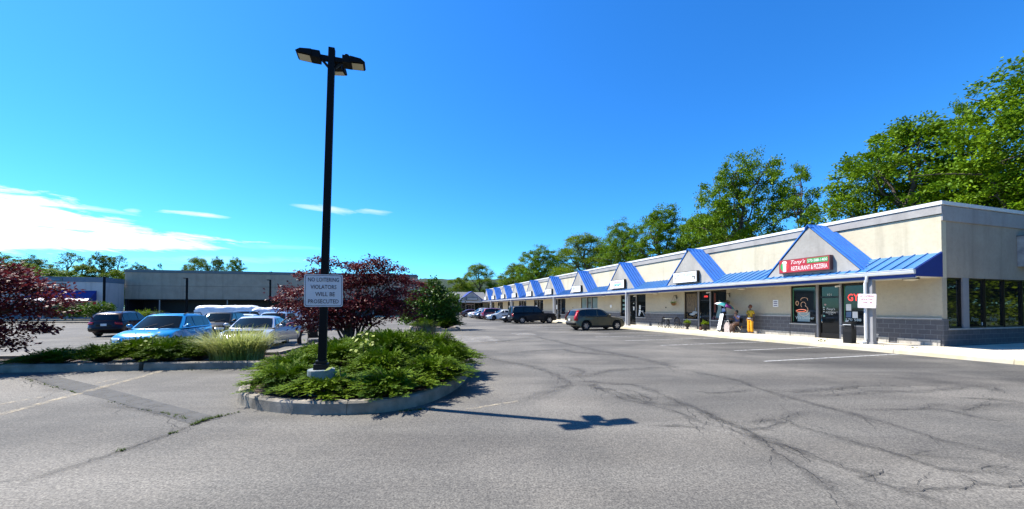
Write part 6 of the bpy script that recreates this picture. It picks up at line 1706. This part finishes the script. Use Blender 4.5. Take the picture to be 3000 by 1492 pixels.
# bright broad-leaved seedlings poking through
def seedling(x,y,z,n,label,seed,mat='brightleaf',s=.11,cat='plant'):
    g=np.random.default_rng(seed); t=thing('seedling',(x,y,z),0,label,cat)
    P=g.normal(0,1,(n,3))*np.array((.14,.10,.20)); D=np.concatenate([g.normal(0,1,(n,2)),-np.abs(g.normal(.2,.3,(n,1)))],1); Nn=np.array((0,-.6,.8))+g.normal(0,.25,(n,3)); Nn/=np.linalg.norm(Nn,axis=1,keepdims=True)
    link('leaves',raw_mesh('leaves',*leaves_np(P,D,Nn,s*g.uniform(.7,1.3,n),s*.75*g.uniform(.7,1.2,n),.1),MAT[mat]),t)
    mb=MB(); mb.tube([(0,0,-z+.1),(.03,0,-.1),(0,0,.15)],.007,5); mb.build('stem',MAT['bark'],t)
seedling(-3.33,8.95,.92,22,'yellow leaved seedling poking out of the tall juniper mound',3)
seedling(-3.30,8.55,.70,14,'pale green seedling lower down in the juniper mound',4,'brightleaf',.10)
seedling(-3.1,6.95,.50,10,'broad leaved green weed beside the lamp post footing',5,'leafy',.13)
seedling(-8.9,16.0,.9,10,'pale leaved sprig under the left boughs of the purple maple',6)
seedling(-10.9,11.0,.66,14,'pale leaved creeper across the middle of the left juniper strip',7,'brightleaf',.09)
seedling(-10.2,10.95,.70,12,'second pale sprig in the junipers before the turquoise SUV',8,'brightleaf',.09)
# weeds: along the kerb and in the cracks
for i,(px,py,s) in enumerate([(2410,1010,.22),(2452,1014,.15),(2495,1020,.12),(2586,1025,.16),(2667,1031,.20),(2545,1024,.10),(2730,1043,.10)]):
    x,y=G(px,py); g=np.random.default_rng(i); n=26
    # keep the weed just off the kerb
    t=thing('kerb_weed',(x,y,.0),0,['bushy weed at the kerb below the restaurant door','round weed at the kerb left of the litter bin','small weed at the kerb under the litter bin','tall weed at the kerb right of the column','spiky weed at the kerb nearest the building corner','tiny weed at the kerb below the column','last tiny weed at the kerb before the corner'][i],'weed','weeds along the pavement kerb')
    P=g.normal(0,1,(n,3))*np.array((s*.45,s*.2,s*.3))+np.array((0,0,s*.45)); P[:,2]=np.abs(P[:,2]); D=g.normal(0,1,(n,3))+np.array((0,0,.6)); Nn=g.normal(0,.5,(n,3))+np.array((0,-.4,.8)); Nn/=np.linalg.norm(Nn,axis=1,keepdims=True)
    link('leaves',raw_mesh('leaves',*leaves_np(P,D,Nn,s*.5*g.uniform(.6,1.2,n),s*.28*g.uniform(.6,1.2,n),.1),MAT['weed']),t)
vs=[];fs=[]; g=np.random.default_rng(2)
def tufts(pts,n,h):
    for k in range(int(n*.55)):
        i=g.integers(len(pts)-1); a=np.array(pts[i]);b=np.array(pts[i+1]); p=a+(b-a)*g.random()+g.normal(0,.02,2)
        for j in range(5):
            o=g.normal(0,1,2); o/=np.linalg.norm(o); l=h*.75*g.uniform(.5,1.3); i0=len(vs); w=.006
            q=np.array((-o[1],o[0]))*w
            vs.extend([(*(p-q),.0),(*(p+q),.0),(*(p+o*l*.8),l*.8)]); fs.append([i0,i0+1,i0+2])
tufts([z6(200,285),z6(380,335),z6(600,395)],60,.05); tufts([z6(830,450),z6(1040,510),z6(1200,540)],26,.035); tufts([z6(1250,540),z6(1340,565),z6(1440,590)],45,.045)
tufts([z6(1470,640),z6(1560,605),z6(1690,570)],110,.07); tufts([z6(1690,570),z6(1850,535)],26,.04); tufts([z6(1290,710),z6(1360,690)],20,.05); tufts([z6(930,835),z6(980,825)],12,.06)
tufts([z7(-60,590),z7(60,580),z7(180,570)],50,.06); tufts([(-9,10.45),(-7.2,10.75)],40,.06)
o=link('crack_weeds',raw_mesh('crack_weeds',np.array(vs),np.array(fs),MAT['weed'])); o['kind']='stuff'
